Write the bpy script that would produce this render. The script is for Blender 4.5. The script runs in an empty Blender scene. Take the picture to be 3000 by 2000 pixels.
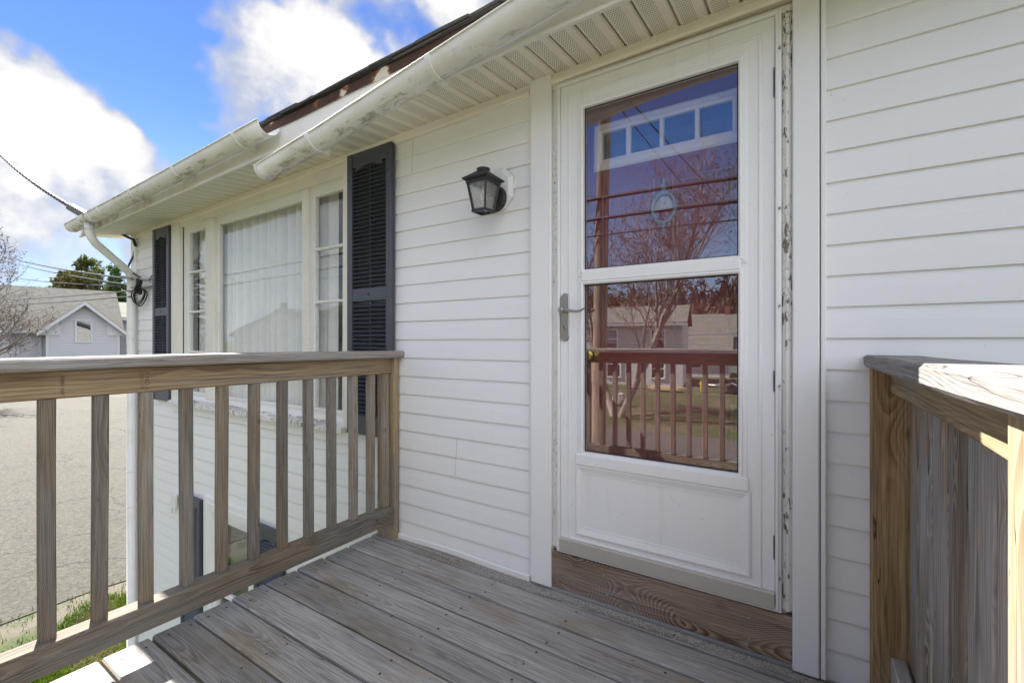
import bpy, math, random
from mathutils import Vector, Matrix
rnd = random.Random(7)
R = math.radians
sc = bpy.context.scene
COL = sc.collection

# ------------------------------------------------------------------ camera
YAW = R(32.9)
CAM = Vector((0, -1.82, 1.10))
cd = bpy.data.cameras.new('camera'); cam = bpy.data.objects.new('camera', cd); COL.objects.link(cam)
cam.location = CAM; cam.rotation_euler = (R(90), 0, YAW)
cd.sensor_width = 36; cd.lens = 36 * 1333 / 3000; cd.clip_start = .02; cd.clip_end = 2000
sc.camera = cam

# ------------------------------------------------------------------ light
SUN_EL = R(44.5); SUN_AZ = R(17.5)            # measured from -X towards +Y
sdir = Vector((-math.cos(SUN_AZ) * math.cos(SUN_EL), math.sin(SUN_AZ) * math.cos(SUN_EL), math.sin(SUN_EL)))
sl = bpy.data.lights.new('sun', 'SUN'); sun = bpy.data.objects.new('sun', sl); COL.objects.link(sun)
sl.energy = 2.05; sl.angle = R(.53); sl.color = (1, .95, .87)
sun.rotation_euler = sdir.to_track_quat('Z', 'Y').to_euler(); sun.location = (-20, 8, 30)

sc.view_settings.view_transform = 'Standard'; sc.view_settings.look = 'None'
sc.view_settings.exposure = 3.25; sc.view_settings.gamma = 1
sc.cycles.max_bounces = 8; sc.cycles.diffuse_bounces = 5; sc.cycles.transparent_max_bounces = 20; sc.cycles.glossy_bounces = 5
sc.cycles.use_denoising = True

# ------------------------------------------------------------------ node helper
class NT:
    def __init__(s, tree): s.t = tree; tree.nodes.clear()
    def n(s, ty, props=None, out=0, **inp):
        nd = s.t.nodes.new(ty)
        for k, v in (props or {}).items(): setattr(nd, k, v)
        for k, v in inp.items():
            key = int(k[1:]) if k[0] == 'i' and k[1:].isdigit() else k.replace('_', ' ')
            s.put(nd.inputs[key], v)
        return nd if out is None else nd.outputs[out]
    def put(s, sock, v):
        if isinstance(v, bpy.types.NodeSocket): s.t.links.new(v, sock)
        elif isinstance(v, (tuple, list)):
            if sock.type == 'RGBA' and len(v) == 3: v = tuple(v) + (1,)
            sock.default_value = v
        else: sock.default_value = v
    def m(s, op, a, b=0.0, c=0.0, clamp=False): return s.n('ShaderNodeMath', dict(operation=op, use_clamp=clamp), i0=a, i1=b, i2=c)
    def v(s, op, a, b=(0, 0, 0), out=0): return s.n('ShaderNodeVectorMath', dict(operation=op), out, i0=a, i1=b)
    def mul(s, a, b): return s.n('ShaderNodeVectorMath', dict(operation='MULTIPLY'), i0=a, i1=b)
    def noise(s, vec, scale, detail=3, rough=.55, dist=0.0):
        return s.n('ShaderNodeTexNoise', Vector=vec, Scale=scale, Detail=detail, Roughness=rough, Distortion=dist)
    def step(s, x, a, b, lo=0.0, hi=1.0):
        return s.n('ShaderNodeMapRange', dict(interpolation_type='SMOOTHSTEP'), i0=x, i1=a, i2=b, i3=lo, i4=hi)
    def lin(s, x, a, b, lo=0.0, hi=1.0): return s.n('ShaderNodeMapRange', i0=x, i1=a, i2=b, i3=lo, i4=hi)
    def mix(s, f, a, b, mode='MIX'):
        nd = s.t.nodes.new('ShaderNodeMix'); nd.data_type = 'RGBA'; nd.blend_type = mode
        s.put(nd.inputs[0], f); s.put(nd.inputs[6], a); s.put(nd.inputs[7], b)
        return nd.outputs[2]
    def xyz(s, v): nd = s.n('ShaderNodeSeparateXYZ', None, None, i0=v); return nd.outputs
    def comb(s, x, y, z): return s.n('ShaderNodeCombineXYZ', None, 0, i0=x, i1=y, i2=z)
    def bump(s, h, st=.3, d=.005): return s.n('ShaderNodeBump', None, 0, Height=h, Strength=st, Distance=d)
    def bsdf(s, **k): return s.n('ShaderNodeBsdfPrincipled', None, 0, **k)
    def outp(s, sh): s.t.links.new(sh, s.n('ShaderNodeOutputMaterial', None, None).inputs[0])

MATS = {}
def mat(name):
    m = bpy.data.materials.new(name); m.use_nodes = True; MATS[name] = m
    return m, NT(m.node_tree)

# ------------------------------------------------------------------ world: blue sky with cumulus
w = bpy.data.worlds.new('World'); sc.world = w; w.use_nodes = True
T = NT(w.node_tree)
sky = T.n('ShaderNodeTexSky', dict(sky_type='NISHITA', sun_disc=False, sun_elevation=SUN_EL,
          sun_rotation=math.atan2(sdir.x, sdir.y), air_density=1.0, dust_density=.02, ozone_density=2.5, altitude=200))
D = T.n('ShaderNodeTexCoord', None, 0)
dx, dy, dz = T.xyz(D)
def camdir(u, v):
    t = (u - 1500) / 1333; d = Vector((-math.sin(YAW) + t * math.cos(YAW), math.cos(YAW) + t * math.sin(YAW), (1000 - v) / 1333))
    return d.normalized()
wv = T.n('ShaderNodeTexNoise', None, 1, Vector=D, Scale=3.2, Detail=4.0, Roughness=.62)
wd = T.v('NORMALIZE', T.v('ADD', D, T.mul(T.v('SUBTRACT', wv, (.5, .5, .5)), (.62, .62, .5))))
cb = camdir(1960, 420); cb.y = -cb.y                          # the clear sky that the door glass mirrors
acc = T.step(T.v('DOT_PRODUCT', wd, tuple(cb), 1), math.cos(R(30)), 1.0, 0.0, -1.3)
for (u, v, rad, amp) in [(400, 170, 33, -1.5), (1180, 110, 5, -.45), (330, 120, 14, -.35),
                         (860, 120, 12, 1.0), (990, 230, 8.5, .7), (700, 250, 9, .45), (1310, -40, 9, .7), (-90, 270, 9, .6), (40, 450, 9, .72), (190, 490, 6, .45),
                         (380, 580, 7, .95), (560, 430, 11, .65), (130, 650, 8, .6), (300, 730, 9, .75), (640, 160, 6, .35), (320, 440, 8, .35)]:
    cd_ = camdir(u, v)
    dt = T.v('DOT_PRODUCT', wd, tuple(cd_), 1)
    g = T.step(dt, math.cos(R(rad)), 1.0, 0.0, amp)
    acc = T.m('ADD', acc, g)
n2 = T.noise(D, 9.0, 5, .64)
n3 = T.noise(T.mul(T.v('ADD', D, (3.1, 1.7, 0)), (1, 1, 2.0)), 3.4, 6, .66)
cov = T.m('ADD', T.m('ADD', acc, .5), T.m('ADD', T.m('MULTIPLY', n2, .8), T.m('MULTIPLY', n3, .8)))
mask = T.step(cov, .55, 1.45)  # sky out of view stays mostly clouded to lift the ambient fill
shade = T.step(T.m('ADD', cov, T.m('ADD', T.m('MULTIPLY', T.m('SUBTRACT', n2, .5), 2.0), T.m('MULTIPLY', T.m('SUBTRACT', n3, .5), 2.0))), .9, 2.3)
ccol = T.mix(shade, (.98, 1.06, 1.27), (1.98, 1.91, 1.79))
lit = T.lin(T.v('DOT_PRODUCT', D, tuple(sdir), 1), -.1, .72, 1.3, .40)        # backlit clouds dimmed on the sun's side, opposite ones brightened to add fill light
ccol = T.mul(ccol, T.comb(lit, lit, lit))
hs = T.n('ShaderNodeHueSaturation', None, 0, Hue=.515, Saturation=1.22, Value=.125, Color=sky)
low = T.step(dz, -.02, .42)
hs2 = T.mix(low, T.mix(.8, hs, (.52, .70, 1.02)), hs)
up = T.step(dz, -.02, .02)
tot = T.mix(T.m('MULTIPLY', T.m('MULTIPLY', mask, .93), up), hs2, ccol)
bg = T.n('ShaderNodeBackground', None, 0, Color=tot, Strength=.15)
w.cycles.sampling_method = 'MANUAL'; w.cycles.sample_map_resolution = 512
T.t.links.new(bg, T.n('ShaderNodeOutputWorld', None, None).inputs[0])

# ------------------------------------------------------------------ materials
def plain(name, col, rough=.6, metal=0.0, var=.06, scale=6.0, bump=0.0, bscale=40.0, spec=.5):
    m, t = mat(name)
    P = t.n('ShaderNodeNewGeometry', None, 0)
    n = t.noise(P, scale, 5)
    c = t.mix(n, tuple(max(0, x * (1 - var)) for x in col), tuple(min(1, x * (1 + var)) for x in col))
    k = dict(Base_Color=c, Roughness=t.lin(t.noise(P, scale * 3, 3), .3, .7, max(.02, rough - .08), min(1, rough + .08)), Metallic=metal)
    b = t.bsdf(**k)
    b.node.inputs['Specular IOR Level'].default_value = spec
    if bump: t.put(b.node.inputs['Normal'], t.bump(t.noise(P, bscale, 4), bump, .004))
    t.outp(b); return m

def wood(name, early, late, grey, wamt, freq=95., rc=.75, knot=1.0, rough=.75, dark=(.045, .03, .02), knotden=1.5, bst=.5, spread=1.0, ksharp=-38.0, core_amt=.8):
    m, t = mat(name)
    o = t.n('ShaderNodeTexCoord', None, 3)
    rndv = t.n('ShaderNodeObjectInfo', None, None).outputs['Random']
    off = t.comb(t.m('MULTIPLY', rndv, 91.0), t.m('MULTIPLY', rndv, 37.0), t.m('MULTIPLY', rndv, 53.0))
    ox, oy, oz = t.xyz(o)
    px, _, _ = t.xyz(t.v('ADD', o, off))
    line = t.comb(px, t.m('MULTIPLY', rndv, 19.0), 0.0)
    a1 = t.m('SUBTRACT', t.noise(line, .9, 2), .5)
    a2 = t.m('SUBTRACT', t.noise(t.v('ADD', line, (7, 31, 5)), 1.3, 2), .5)
    y0 = t.m('ADD', t.m('MULTIPLY', a1, .05 * spread), t.m('MULTIPLY', t.m('SUBTRACT', t.m('FRACT', t.m('MULTIPLY', rndv, 7.31)), .5), .09))
    z0 = t.m('ADD', t.m('MULTIPLY', a2, .06 * spread), t.m('ADD', t.m('MULTIPLY', t.m('FRACT', t.m('MULTIPLY', rndv, 13.7)), -.05), -.035))
    ry = t.m('SUBTRACT', oy, y0); rz = t.m('SUBTRACT', oz, z0)
    r = t.m('SQRT', t.m('ADD', t.m('MULTIPLY', ry, ry), t.m('MULTIPLY', rz, rz)))
    p = t.v('ADD', o, off)
    warp = t.noise(t.mul(p, (2.2, 14, 14)), 1.0, 3)
    # knots: cells in the board's plane
    kv = t.n('ShaderNodeTexVoronoi', dict(voronoi_dimensions='2D'), 0, Vector=t.mul(p, (2.0, 3.2, 0)), Scale=knotden, Randomness=1.0)
    kn = t.m('POWER', 2.718, t.m('MULTIPLY', t.m('MULTIPLY', kv, kv), ksharp))
    rr = t.m('ADD', t.m('ADD', t.m('MULTIPLY', r, freq), t.m('MULTIPLY', kn, 5.5 * knot)), t.m('MULTIPLY', warp, 1.6))
    f = t.m('FRACT', rr)
    ring = t.m('MULTIPLY', t.step(f, .05, .82), t.m('SUBTRACT', 1.0, t.step(f, .90, 1.0)))
    fib = t.noise(t.mul(p, (5, 230, 230)), 1.0, 4, .65)
    fib2 = t.noise(t.mul(p, (1.6, 60, 60)), 1.0, 4, .65)
    ring = t.m('MULTIPLY', ring, t.step(t.noise(t.v('ADD', t.mul(p, (1.6, 12, 12)), (9, 2, 4)), 1.0, 3), .36, .62, .25, 1.0))
    blot = t.noise(t.mul(p, (2.0, 5, 5)), 1.0, 4)
    c = t.mix(t.m('MULTIPLY', ring, rc), early, late)
    wmask = t.step(t.m('ADD', blot, t.m('MULTIPLY', t.m('SUBTRACT', fib2, .5), .5)), .62 - wamt * .5, .80 - wamt * .35)
    gcol = t.mix(t.m('MULTIPLY', ring, rc * .8), grey, tuple(x * .52 for x in grey))
    c = t.mix(t.m('MULTIPLY', wmask, .88), c, gcol)
    c = t.mix(t.step(fib, .40, .66, 0.0, .75), c, t.mix(1.0, c, (.52, .49, .46), 'MULTIPLY'))
    c = t.mix(t.step(fib2, .52, .70, 0.0, .6), c, t.mix(1.0, c, (.50, .46, .42), 'MULTIPLY'))
    c = t.mix(t.step(fib2, .46, .30, 0.0, .5), c, t.mix(1.0, c, (1.35, 1.37, 1.42), 'MULTIPLY'))
    tone = t.lin(t.m('FRACT', t.m('MULTIPLY', rndv, 29.3)), 0, 1, .72, 1.16)
    c = t.mix(1.0, c, t.comb(tone, tone, tone), 'MULTIPLY')
    core = t.m('SUBTRACT', 1.0, t.step(kv, .015, .06))
    c = t.mix(t.m('MULTIPLY', core, core_amt * min(1, knot)), c, dark)
    # checks: thin drying cracks along the grain
    ck = t.m('ABSOLUTE', t.m('SUBTRACT', t.noise(t.mul(p, (1.1, 22, 22)), 1.0, 2), .5))
    cm = t.m('MULTIPLY', t.m('SUBTRACT', 1.0, t.step(ck, .0012, .0042)), t.step(t.noise(t.v('ADD', t.mul(p, (1.5, 6, 6)), (3, 9, 4)), 1.0, 2), .52, .62))
    c = t.mix(t.m('MULTIPLY', cm, .85), c, (.035, .025, .018))
    h = t.m('SUBTRACT', t.m('ADD', t.m('MULTIPLY', ring, -.5), t.m('MULTIPLY', fib, .8)), t.m('MULTIPLY', cm, 2.0))
    b = t.bsdf(Base_Color=c, Roughness=t.lin(fib2, .3, .7, rough - .1, rough + .1), Normal=t.bump(h, bst, .0016))
    b.node.inputs['Specular IOR Level'].default_value = .3
    t.outp(b); return m

wood('deck_wood', (.37, .31, .235), (.125, .097, .07), (.43, .43, .43), .74, 230., .7, .45, .58, knotden=.8, core_amt=.5)
wood('rail_wood', (.30, .245, .175), (.10, .074, .048), (.29, .27, .24), .55, 230., .7, .6, .8)
wood('new_wood', (.43, .325, .19), (.19, .115, .05), (.36, .305, .235), .36, 130., .7, .55, .75, knotden=.75)
wood('cap_wood', (.31, .275, .23), (.12, .098, .077), (.30, .29, .285), .75, 240., .42, .0, .8, bst=.9)
wood('post_wood', (.50, .345, .175), (.25, .14, .055), (.42, .33, .23), .12, 120., .75, .8, .75, knotden=.8)
wood('sill_wood', (.52, .39, .29), (.15, .085, .05), (.46, .39, .33), .3, 190., 1.0, 2.2, .72, knotden=.95, ksharp=-14.0, core_amt=.25)
wood('picket_wood', (.43, .34, .25), (.11, .08, .055), (.44, .425, .415), .55, 150., 1.0, .4, .85, bst=.9)
wood('under_wood', (.3, .21, .12), (.14, .09, .05), (.25, .23, .2), .4, 90., .7, .6, .8)

def siding_mat():
    m, t = mat('vinyl_siding')
    P = t.n('ShaderNodeNewGeometry', None, 0)
    g = t.noise(t.mul(P, (7, 7, 190)), 1.0, 4, .6)
    d = t.noise(t.mul(P, (.9, .9, 2.4)), 1.0, 4)
    x, y, z = t.xyz(P)
    rv = t.n('ShaderNodeObjectInfo', None, None).outputs['Random']
    c = t.mix(d, (.815, .812, .80), (.84, .838, .828))
    c = t.mix(t.lin(rv, 0, 1, 0, .22), c, (.80, .79, .765))
    c = t.mix(t.step(t.noise(t.mul(P, (16, 16, 1.3)), 1.0, 4, .6), .52, .8, 0, .10), c, t.mix(1.0, c, (.80, .77, .70), 'MULTIPLY'))
    sp = t.step(t.noise(P, 95, 2), .735, .76)
    c = t.mix(t.m('MULTIPLY', sp, .35), c, (.35, .32, .27))
    b = t.bsdf(Base_Color=c, Roughness=.48, Normal=t.bump(g, .35, .0011)); t.outp(b); return m
siding_mat()
plain('vinyl_trim', (.83, .825, .81), .42, var=.03, scale=3)
m, t = mat('storm_white')
P0 = t.n('ShaderNodeNewGeometry', None, 0)
c0 = t.mix(t.noise(P0, 3, 5), (.805, .80, .785), (.84, .838, .825))
c0 = t.mix(t.step(t.noise(t.mul(P0, (22, 22, 2.2)), 1.0, 5, .65), .52, .78, 0, .3), c0, (.60, .58, .53))
c0 = t.mix(t.step(t.noise(P0, 70, 3), .70, .74, 0, .45), c0, (.42, .40, .36))
t.outp(t.bsdf(Base_Color=c0, Roughness=t.lin(t.noise(P0, 9, 4), .3, .7, .3, .5), Normal=t.bump(t.noise(P0, 4, 3), .12, .006)))
plain('soffit_cream', (.80, .755, .655), .5, var=.04)
plain('black_void', (.012, .011, .011), .9)
plain('seal_dark', (.03, .03, .03), .7)

def perf():
    m, t = mat('soffit_vinyl')
    o = t.n('ShaderNodeTexCoord', None, 3)
    P = t.n('ShaderNodeNewGeometry', None, 0)
    x, y, z = t.xyz(o)
    q = .0088
    rowi = t.m('FLOOR', t.m('DIVIDE', y, q))
    sh = t.m('MULTIPLY', t.m('MODULO', t.m('ABSOLUTE', rowi), 2.0), .5)
    fx = t.m('SUBTRACT', t.m('FRACT', t.m('ADD', t.m('DIVIDE', x, q * 1.15), sh)), .5)
    fy = t.m('SUBTRACT', t.m('FRACT', t.m('DIVIDE', y, q)), .5)
    dd = t.m('SQRT', t.m('ADD', t.m('MULTIPLY', fx, fx), t.m('MULTIPLY', fy, fy)))
    hole = t.m('SUBTRACT', 1.0, t.step(dd, .20, .30))
    st = t.m('MULTIPLY', t.m('GREATER_THAN', x, -.040), t.m('LESS_THAN', x, .012))
    hole = t.m('MULTIPLY', hole, st)
    n = t.noise(t.mul(P, (3, 6, 3)), 1.0, 4)
    c = t.mix(n, (.79, .745, .64), (.83, .79, .70))
    c = t.mix(t.step(t.noise(P, 9, 5, .7), .62, .8, 0, .5), c, (.55, .47, .34))
    c = t.mix(t.m('MULTIPLY', hole, .92), c, (.05, .042, .03))
    b = t.bsdf(Base_Color=c, Roughness=.5, Normal=t.bump(hole, -.5, .002)); t.outp(b); return m
perf()

def gutter_mat(name, amt, x0, x1):
    m, t = mat(name)
    g = t.n('ShaderNodeNewGeometry', None, None); P = g.outputs[0]; Nn = g.outputs['True Normal']
    x, y, z = t.xyz(P); nx, ny, nz = t.xyz(Nn)
    n = t.noise(t.mul(P, (9, 22, 22)), 1.0, 6, .7, .6)
    n2 = t.noise(P, 3.0, 4)
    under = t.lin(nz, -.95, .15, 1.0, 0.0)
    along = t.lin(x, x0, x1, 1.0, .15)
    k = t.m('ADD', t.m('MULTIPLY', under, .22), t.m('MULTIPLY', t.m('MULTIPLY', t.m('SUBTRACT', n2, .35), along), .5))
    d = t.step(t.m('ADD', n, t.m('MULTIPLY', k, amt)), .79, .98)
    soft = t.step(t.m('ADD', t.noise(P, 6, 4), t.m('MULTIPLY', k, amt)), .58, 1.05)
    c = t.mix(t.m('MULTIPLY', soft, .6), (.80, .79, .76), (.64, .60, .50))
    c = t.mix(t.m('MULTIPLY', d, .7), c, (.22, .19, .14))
    b = t.bsdf(Base_Color=c, Roughness=.42, Normal=t.bump(n2, .2, .004)); t.outp(b)
gutter_mat('gutter_paint', 1.2, -6, -1)
gutter_mat('gutter_paint_dirty', 1.25, -2.5, -1.7)

def fascia_mat():
    m, t = mat('fascia_paint')
    P = t.n('ShaderNodeNewGeometry', None, 0)
    x, y, z = t.xyz(P)
    st = t.noise(t.mul(P, (7, 7, .8)), 1.0, 4, .6)
    left = t.lin(x, -5.5, -2.4, 1.0, .1)
    s = t.m('MULTIPLY', t.step(st, .46, .75), left)
    c = t.mix(t.noise(P, 3, 4), (.76, .74, .69), (.80, .785, .745))
    c = t.mix(t.m('MULTIPLY', s, .8), c, (.50, .35, .16))
    c = t.mix(t.m('MULTIPLY', t.step(t.noise(P, 13, 6, .7), .6, .75), t.m('MULTIPLY', left, .5)), c, (.35, .30, .2))
    b = t.bsdf(Base_Color=c, Roughness=.5); t.outp(b)
fascia_mat()

def rust_mat():
    m, t = mat('rusty_drip_edge')
    P = t.n('ShaderNodeNewGeometry', None, 0)
    a = t.noise(t.mul(P, (5.5, 5.5, 7)), 1.0, 3, .45)
    patch = t.step(a, .605, .625)
    rim = t.m('SUBTRACT', t.step(a, .57, .605), patch)
    c = t.mix(t.noise(P, 45, 4), (.035, .018, .012), (.085, .038, .021))
    c = t.mix(t.m('MULTIPLY', rim, .7), c, (.30, .11, .03))
    c = t.mix(patch, c, (.62, .58, .48))
    b = t.bsdf(Base_Color=c, Roughness=.8, Normal=t.bump(t.noise(P, 120, 3), .4, .002)); t.outp(b)
rust_mat()

def peel(name, amt, paint=(.77, .755, .71), under=(.27, .225, .175)):
    m, t = mat(name)
    P = t.n('ShaderNodeNewGeometry', None, 0)
    a = t.noise(t.mul(P, (62, 62, 24)), 1.0, 6, .66)
    big = t.noise(t.mul(P, (2, 2, 1.6)), 1.0, 3)
    k = t.m('ADD', a, t.m('MULTIPLY', t.m('SUBTRACT', big, .5), .55))
    pk = t.step(k, .70 - amt, .715 - amt)
    edge = t.m('SUBTRACT', t.step(k, .67 - amt, .70 - amt), pk)
    alg = t.n('ShaderNodeTexVoronoi', dict(feature='DISTANCE_TO_EDGE'), 0, Vector=t.mul(P, (60, 60, 34)), Scale=1.0)
    crack = t.m('MULTIPLY', t.m('SUBTRACT', 1.0, t.step(alg, .01, .05)), t.step(big, .47, .6))
    u = t.mix(t.noise(t.mul(P, (160, 160, 9)), 1.0, 3), under, tuple(x * .45 for x in under))
    c = t.mix(t.noise(P, 20, 4), tuple(x * .94 for x in paint), paint)
    c = t.mix(t.m('MULTIPLY', edge, .35), c, (.5, .47, .42))
    c = t.mix(t.m('MULTIPLY', crack, .7 if amt > 0 else .22), c, tuple(x * .7 for x in under))
    c = t.mix(pk, c, u)
    h = t.m('SUBTRACT', 1.0, t.m('MAXIMUM', pk, t.m('MULTIPLY', crack, .6)))
    b = t.bsdf(Base_Color=c, Roughness=.65, Normal=t.bump(h, .7, .0025)); t.outp(b)
peel('peeling_paint', .02); peel('peeling_paint_light', -.10); peel('peeling_paint_heavy', .115)
peel('casing_cream', -.12, (.79, .75, .665), (.34, .27, .18))

def glass(name, f0, tint=(1, 1, 1), wob=0.0, dirt=.03):
    m, t = mat(name)
    g = t.n('ShaderNodeNewGeometry', None, None)
    P = g.outputs[0]
    co = t.m('ABSOLUTE', t.v('DOT_PRODUCT', g.outputs['Normal'], g.outputs['Incoming'], 1))
    F = t.m('ADD', t.m('MULTIPLY', t.m('POWER', t.m('SUBTRACT', 1.0, co, clamp=True), 5.0), 1 - f0), f0)
    nrm = t.bump(t.noise(P, 2.2, 2, .4), wob, .004) if wob else None
    gl = t.n('ShaderNodeBsdfGlossy', None, 0, Color=(1, 1, 1), Roughness=.004)
    if nrm: t.put(gl.node.inputs['Normal'], nrm)
    tr = t.n('ShaderNodeBsdfTransparent', None, 0, Color=tint)
    df = t.n('ShaderNodeBsdfDiffuse', None, 0, Color=(.7, .7, .68))
    tr2 = t.n('ShaderNodeMixShader', None, 0, i0=t.m('MULTIPLY', t.step(t.noise(P, 14, 5, .7), .45, .8), dirt), i1=tr, i2=df)
    t.outp(t.n('ShaderNodeMixShader', None, 0, i0=F, i1=tr2, i2=gl))
glass('storm_glass', .15, (.97, .96, .97), .02, .01)
glass('window_glass', .036, (.98, .99, .985), .14, .03)
glass('lite_glass', .12, (.6, .75, .9))
glass('far_glass', .14, (.5, .5, .5))

def frosted():
    m, t = mat('seeded_glass')
    P = t.n('ShaderNodeNewGeometry', None, 0)
    n = t.noise(P, 160, 3)
    gl = t.n('ShaderNodeBsdfGlossy', None, 0, Color=(.9, .9, .9), Roughness=.12)
    t.put(gl.node.inputs['Normal'], t.bump(n, .6, .004))
    tr = t.n('ShaderNodeBsdfTransparent', None, 0, Color=(.97, .97, .96))
    df = t.n('ShaderNodeBsdfTranslucent', None, 0, Color=(.8, .8, .77))
    a = t.n('ShaderNodeMixShader', None, 0, i0=t.lin(n, .35, .65, .12, .38), i1=tr, i2=df)
    t.outp(t.n('ShaderNodeMixShader', None, 0, i0=.10, i1=a, i2=gl))
frosted()

def sheer():
    m, t = mat('sheer_curtain')
    df = t.n('ShaderNodeBsdfDiffuse', None, 0, Color=(.92, .915, .90))
    tl = t.n('ShaderNodeBsdfTranslucent', None, 0, Color=(.85, .85, .82))
    t.outp(t.n('ShaderNodeMixShader', None, 0, i0=.25, i1=df, i2=tl))
sheer()

def shutter_mat():
    m, t = mat('shutter_black')
    P = t.n('ShaderNodeNewGeometry', None, 0)
    n = t.noise(t.mul(P, (18, 18, 95)), 1.0, 4, .6)
    big = t.noise(P, 5, 3)
    c = t.mix(big, (.044, .050, .063), (.07, .078, .096))
    b = t.bsdf(Base_Color=c, Roughness=t.lin(n, .3, .7, .30, .5), Normal=t.bump(n, .45, .002)); t.outp(b)
shutter_mat()
plain('lantern_black', (.022, .021, .020), .45, var=.2, scale=30, bump=.15, bscale=300)
plain('mount_white', (.76, .75, .73), .45, var=.05, scale=20)
plain('satin_nickel', (.42, .40, .36), .36, metal=.85, var=.08, scale=20)
plain('brass', (.62, .46, .12), .2, metal=1.0)
plain('sweep_alum', (.52, .49, .44), .45, metal=.35, var=.08, scale=14)
plain('red_door', (.20, .022, .032), .38, var=.1)
plain('door_lite_white', (.80, .80, .79), .4)
plain('ornament_blue', (.22, .28, .31), .45, var=.15, scale=30)
plain('ornament_white', (.42, .44, .45), .5, var=.1, scale=40)
plain('cable_black', (.018, .018, .019), .55, var=.3, scale=20)
plain('conduit_grey', (.16, .145, .125), .6, metal=.4, var=.25, scale=18)
plain('galv', (.35, .34, .32), .5, metal=.7, var=.2, scale=25)
plain('stamp_ink', (.10, .075, .05), .9)
plain('bulb', (.85, .85, .82), .2)
plain('screw_rust', (.045, .024, .014), .8, var=.4, scale=200)
plain('yellow_paint', (.75, .5, .03), .5)
plain('rubber', (.02, .02, .02), .8)
plain('metal_white', (.75, .75, .74), .4)
plain('brick_red', (.22, .09, .06), .85, var=.3, scale=9)
plain('stone_grey', (.34, .32, .29), .85, var=.2, scale=5, bump=.5, bscale=9)
plain('lumber', (.55, .42, .26), .75, var=.2)
plain('dark_room', (.2, .19, .18), .9)
plain('debris', (.44, .41, .36), .9, var=.5, scale=300)
plain('needle', (.035, .06, .028), .8, var=.4, scale=3)
plain('litter', (.8, .8, .8), .6)

def shingle_mat(name, c0, c1, course=.14, moss=.0, use='xyz'):
    m, t = mat(name)
    P = t.n('ShaderNodeTexCoord', None, 3)
    x, y, z = t.xyz(P)
    cz = t.m('DIVIDE', z, course)
    row = t.m('FLOOR', cz); f = t.m('FRACT', cz)
    col = t.m('FLOOR', t.m('ADD', t.m('DIVIDE', x, .32), t.m('MULTIPLY', row, .37)))
    wn = t.n('ShaderNodeTexWhiteNoise', dict(noise_dimensions='2D'), 0, Vector=t.comb(row, col, 0.0))
    c = t.mix(t.m('ADD', t.m('MULTIPLY', wn, .5), t.m('MULTIPLY', t.noise(P, 1.2, 5), .5)), c0, c1)
    c = t.mix(t.m('MULTIPLY', t.m('SUBTRACT', 1.0, t.step(f, .0, .16)), .55), c, tuple(v * .4 for v in c0))
    if moss: c = t.mix(t.step(t.noise(P, .9, 6, .65), .62 - moss, .85 - moss, 0, .65), c, (.17, .165, .075))
    b = t.bsdf(Base_Color=c, Roughness=.9, Normal=t.bump(f, .6, .02)); t.outp(b)
shingle_mat('shingle_grey', (.10, .097, .085), (.185, .178, .158), .15, .10)
shingle_mat('shingle_dark', (.05, .047, .044), (.10, .095, .09), .13)
def clap(name, c0, c1, p=.11):
    m, t = mat(name)
    P = t.n('ShaderNodeTexCoord', None, 3)
    x, y, z = t.xyz(P)
    f = t.m('FRACT', t.m('DIVIDE', z, p))
    n = t.noise(t.mul(P, (.7, .7, 5)), 1.0, 5, .65)
    c = t.mix(n, c0, c1)
    c = t.mix(t.m('MULTIPLY', t.m('SUBTRACT', 1.0, t.step(f, .0, .14)), t.lin(n, .35, .6, .15, .55)), c, tuple(v * .35 for v in c0))
    b = t.bsdf(Base_Color=c, Roughness=.7, Normal=t.bump(t.m('SUBTRACT', 1.0, f), .8, .02)); t.outp(b)
clap('clapboard_grey', (.36, .37, .38), (.45, .46, .47)); clap('clapboard_white', (.46, .46, .46), (.58, .58, .57), .13); clap('clapboard_dark', (.22, .23, .245), (.29, .30, .315))
plain('trim_grey', (.46, .47, .48), .6)

def bark(name, a, b_, sc_=1.0):
    m, t = mat(name)
    P = t.n('ShaderNodeNewGeometry', None, 0)
    n = t.noise(t.mul(P, (14 * sc_, 14 * sc_, 1.6 * sc_)), 1.0, 5, .65)
    c = t.mix(t.step(n, .3, .7), a, b_)
    b = t.bsdf(Base_Color=c, Roughness=.85, Normal=t.bump(n, .6, .015)); t.outp(b)
bark('bark_grey', (.10, .085, .07), (.22, .19, .165)); bark('bark_wood', (.13, .11, .09), (.26, .225, .185))
bark('pole_wood', (.12, .085, .06), (.27, .205, .15), 1.5)
def leaf(name, a, b_):
    m, t = mat(name)
    P = t.n('ShaderNodeNewGeometry', None, 0)
    n = t.noise(P, 1.1, 5, .6); n2 = t.noise(P, 12, 2)
    c = t.mix(t.step(t.m('ADD', t.m('MULTIPLY', n, .7), t.m('MULTIPLY', n2, .3)), .36, .64), a, b_)
    d = t.n('ShaderNodeBsdfDiffuse', None, 0, Color=c); tl = t.n('ShaderNodeBsdfTranslucent', None, 0, Color=c)
    t.outp(t.n('ShaderNodeMixShader', None, 0, i0=.3, i1=d, i2=tl))
leaf('leaf_green', (.035, .075, .022), (.105, .15, .04)); leaf('leaf_olive', (.055, .08, .025), (.15, .15, .045)); leaf('leaf_orange', (.06, .065, .02), (.14, .115, .035))
leaf('bud_red', (.055, .028, .02), (.10, .05, .034)); leaf('forest_brown', (.10, .07, .05), (.17, .12, .085)); leaf('grass_blade', (.045, .085, .009), (.12, .165, .024)); leaf('straw', (.11, .09, .05), (.17, .14, .085))

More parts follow.
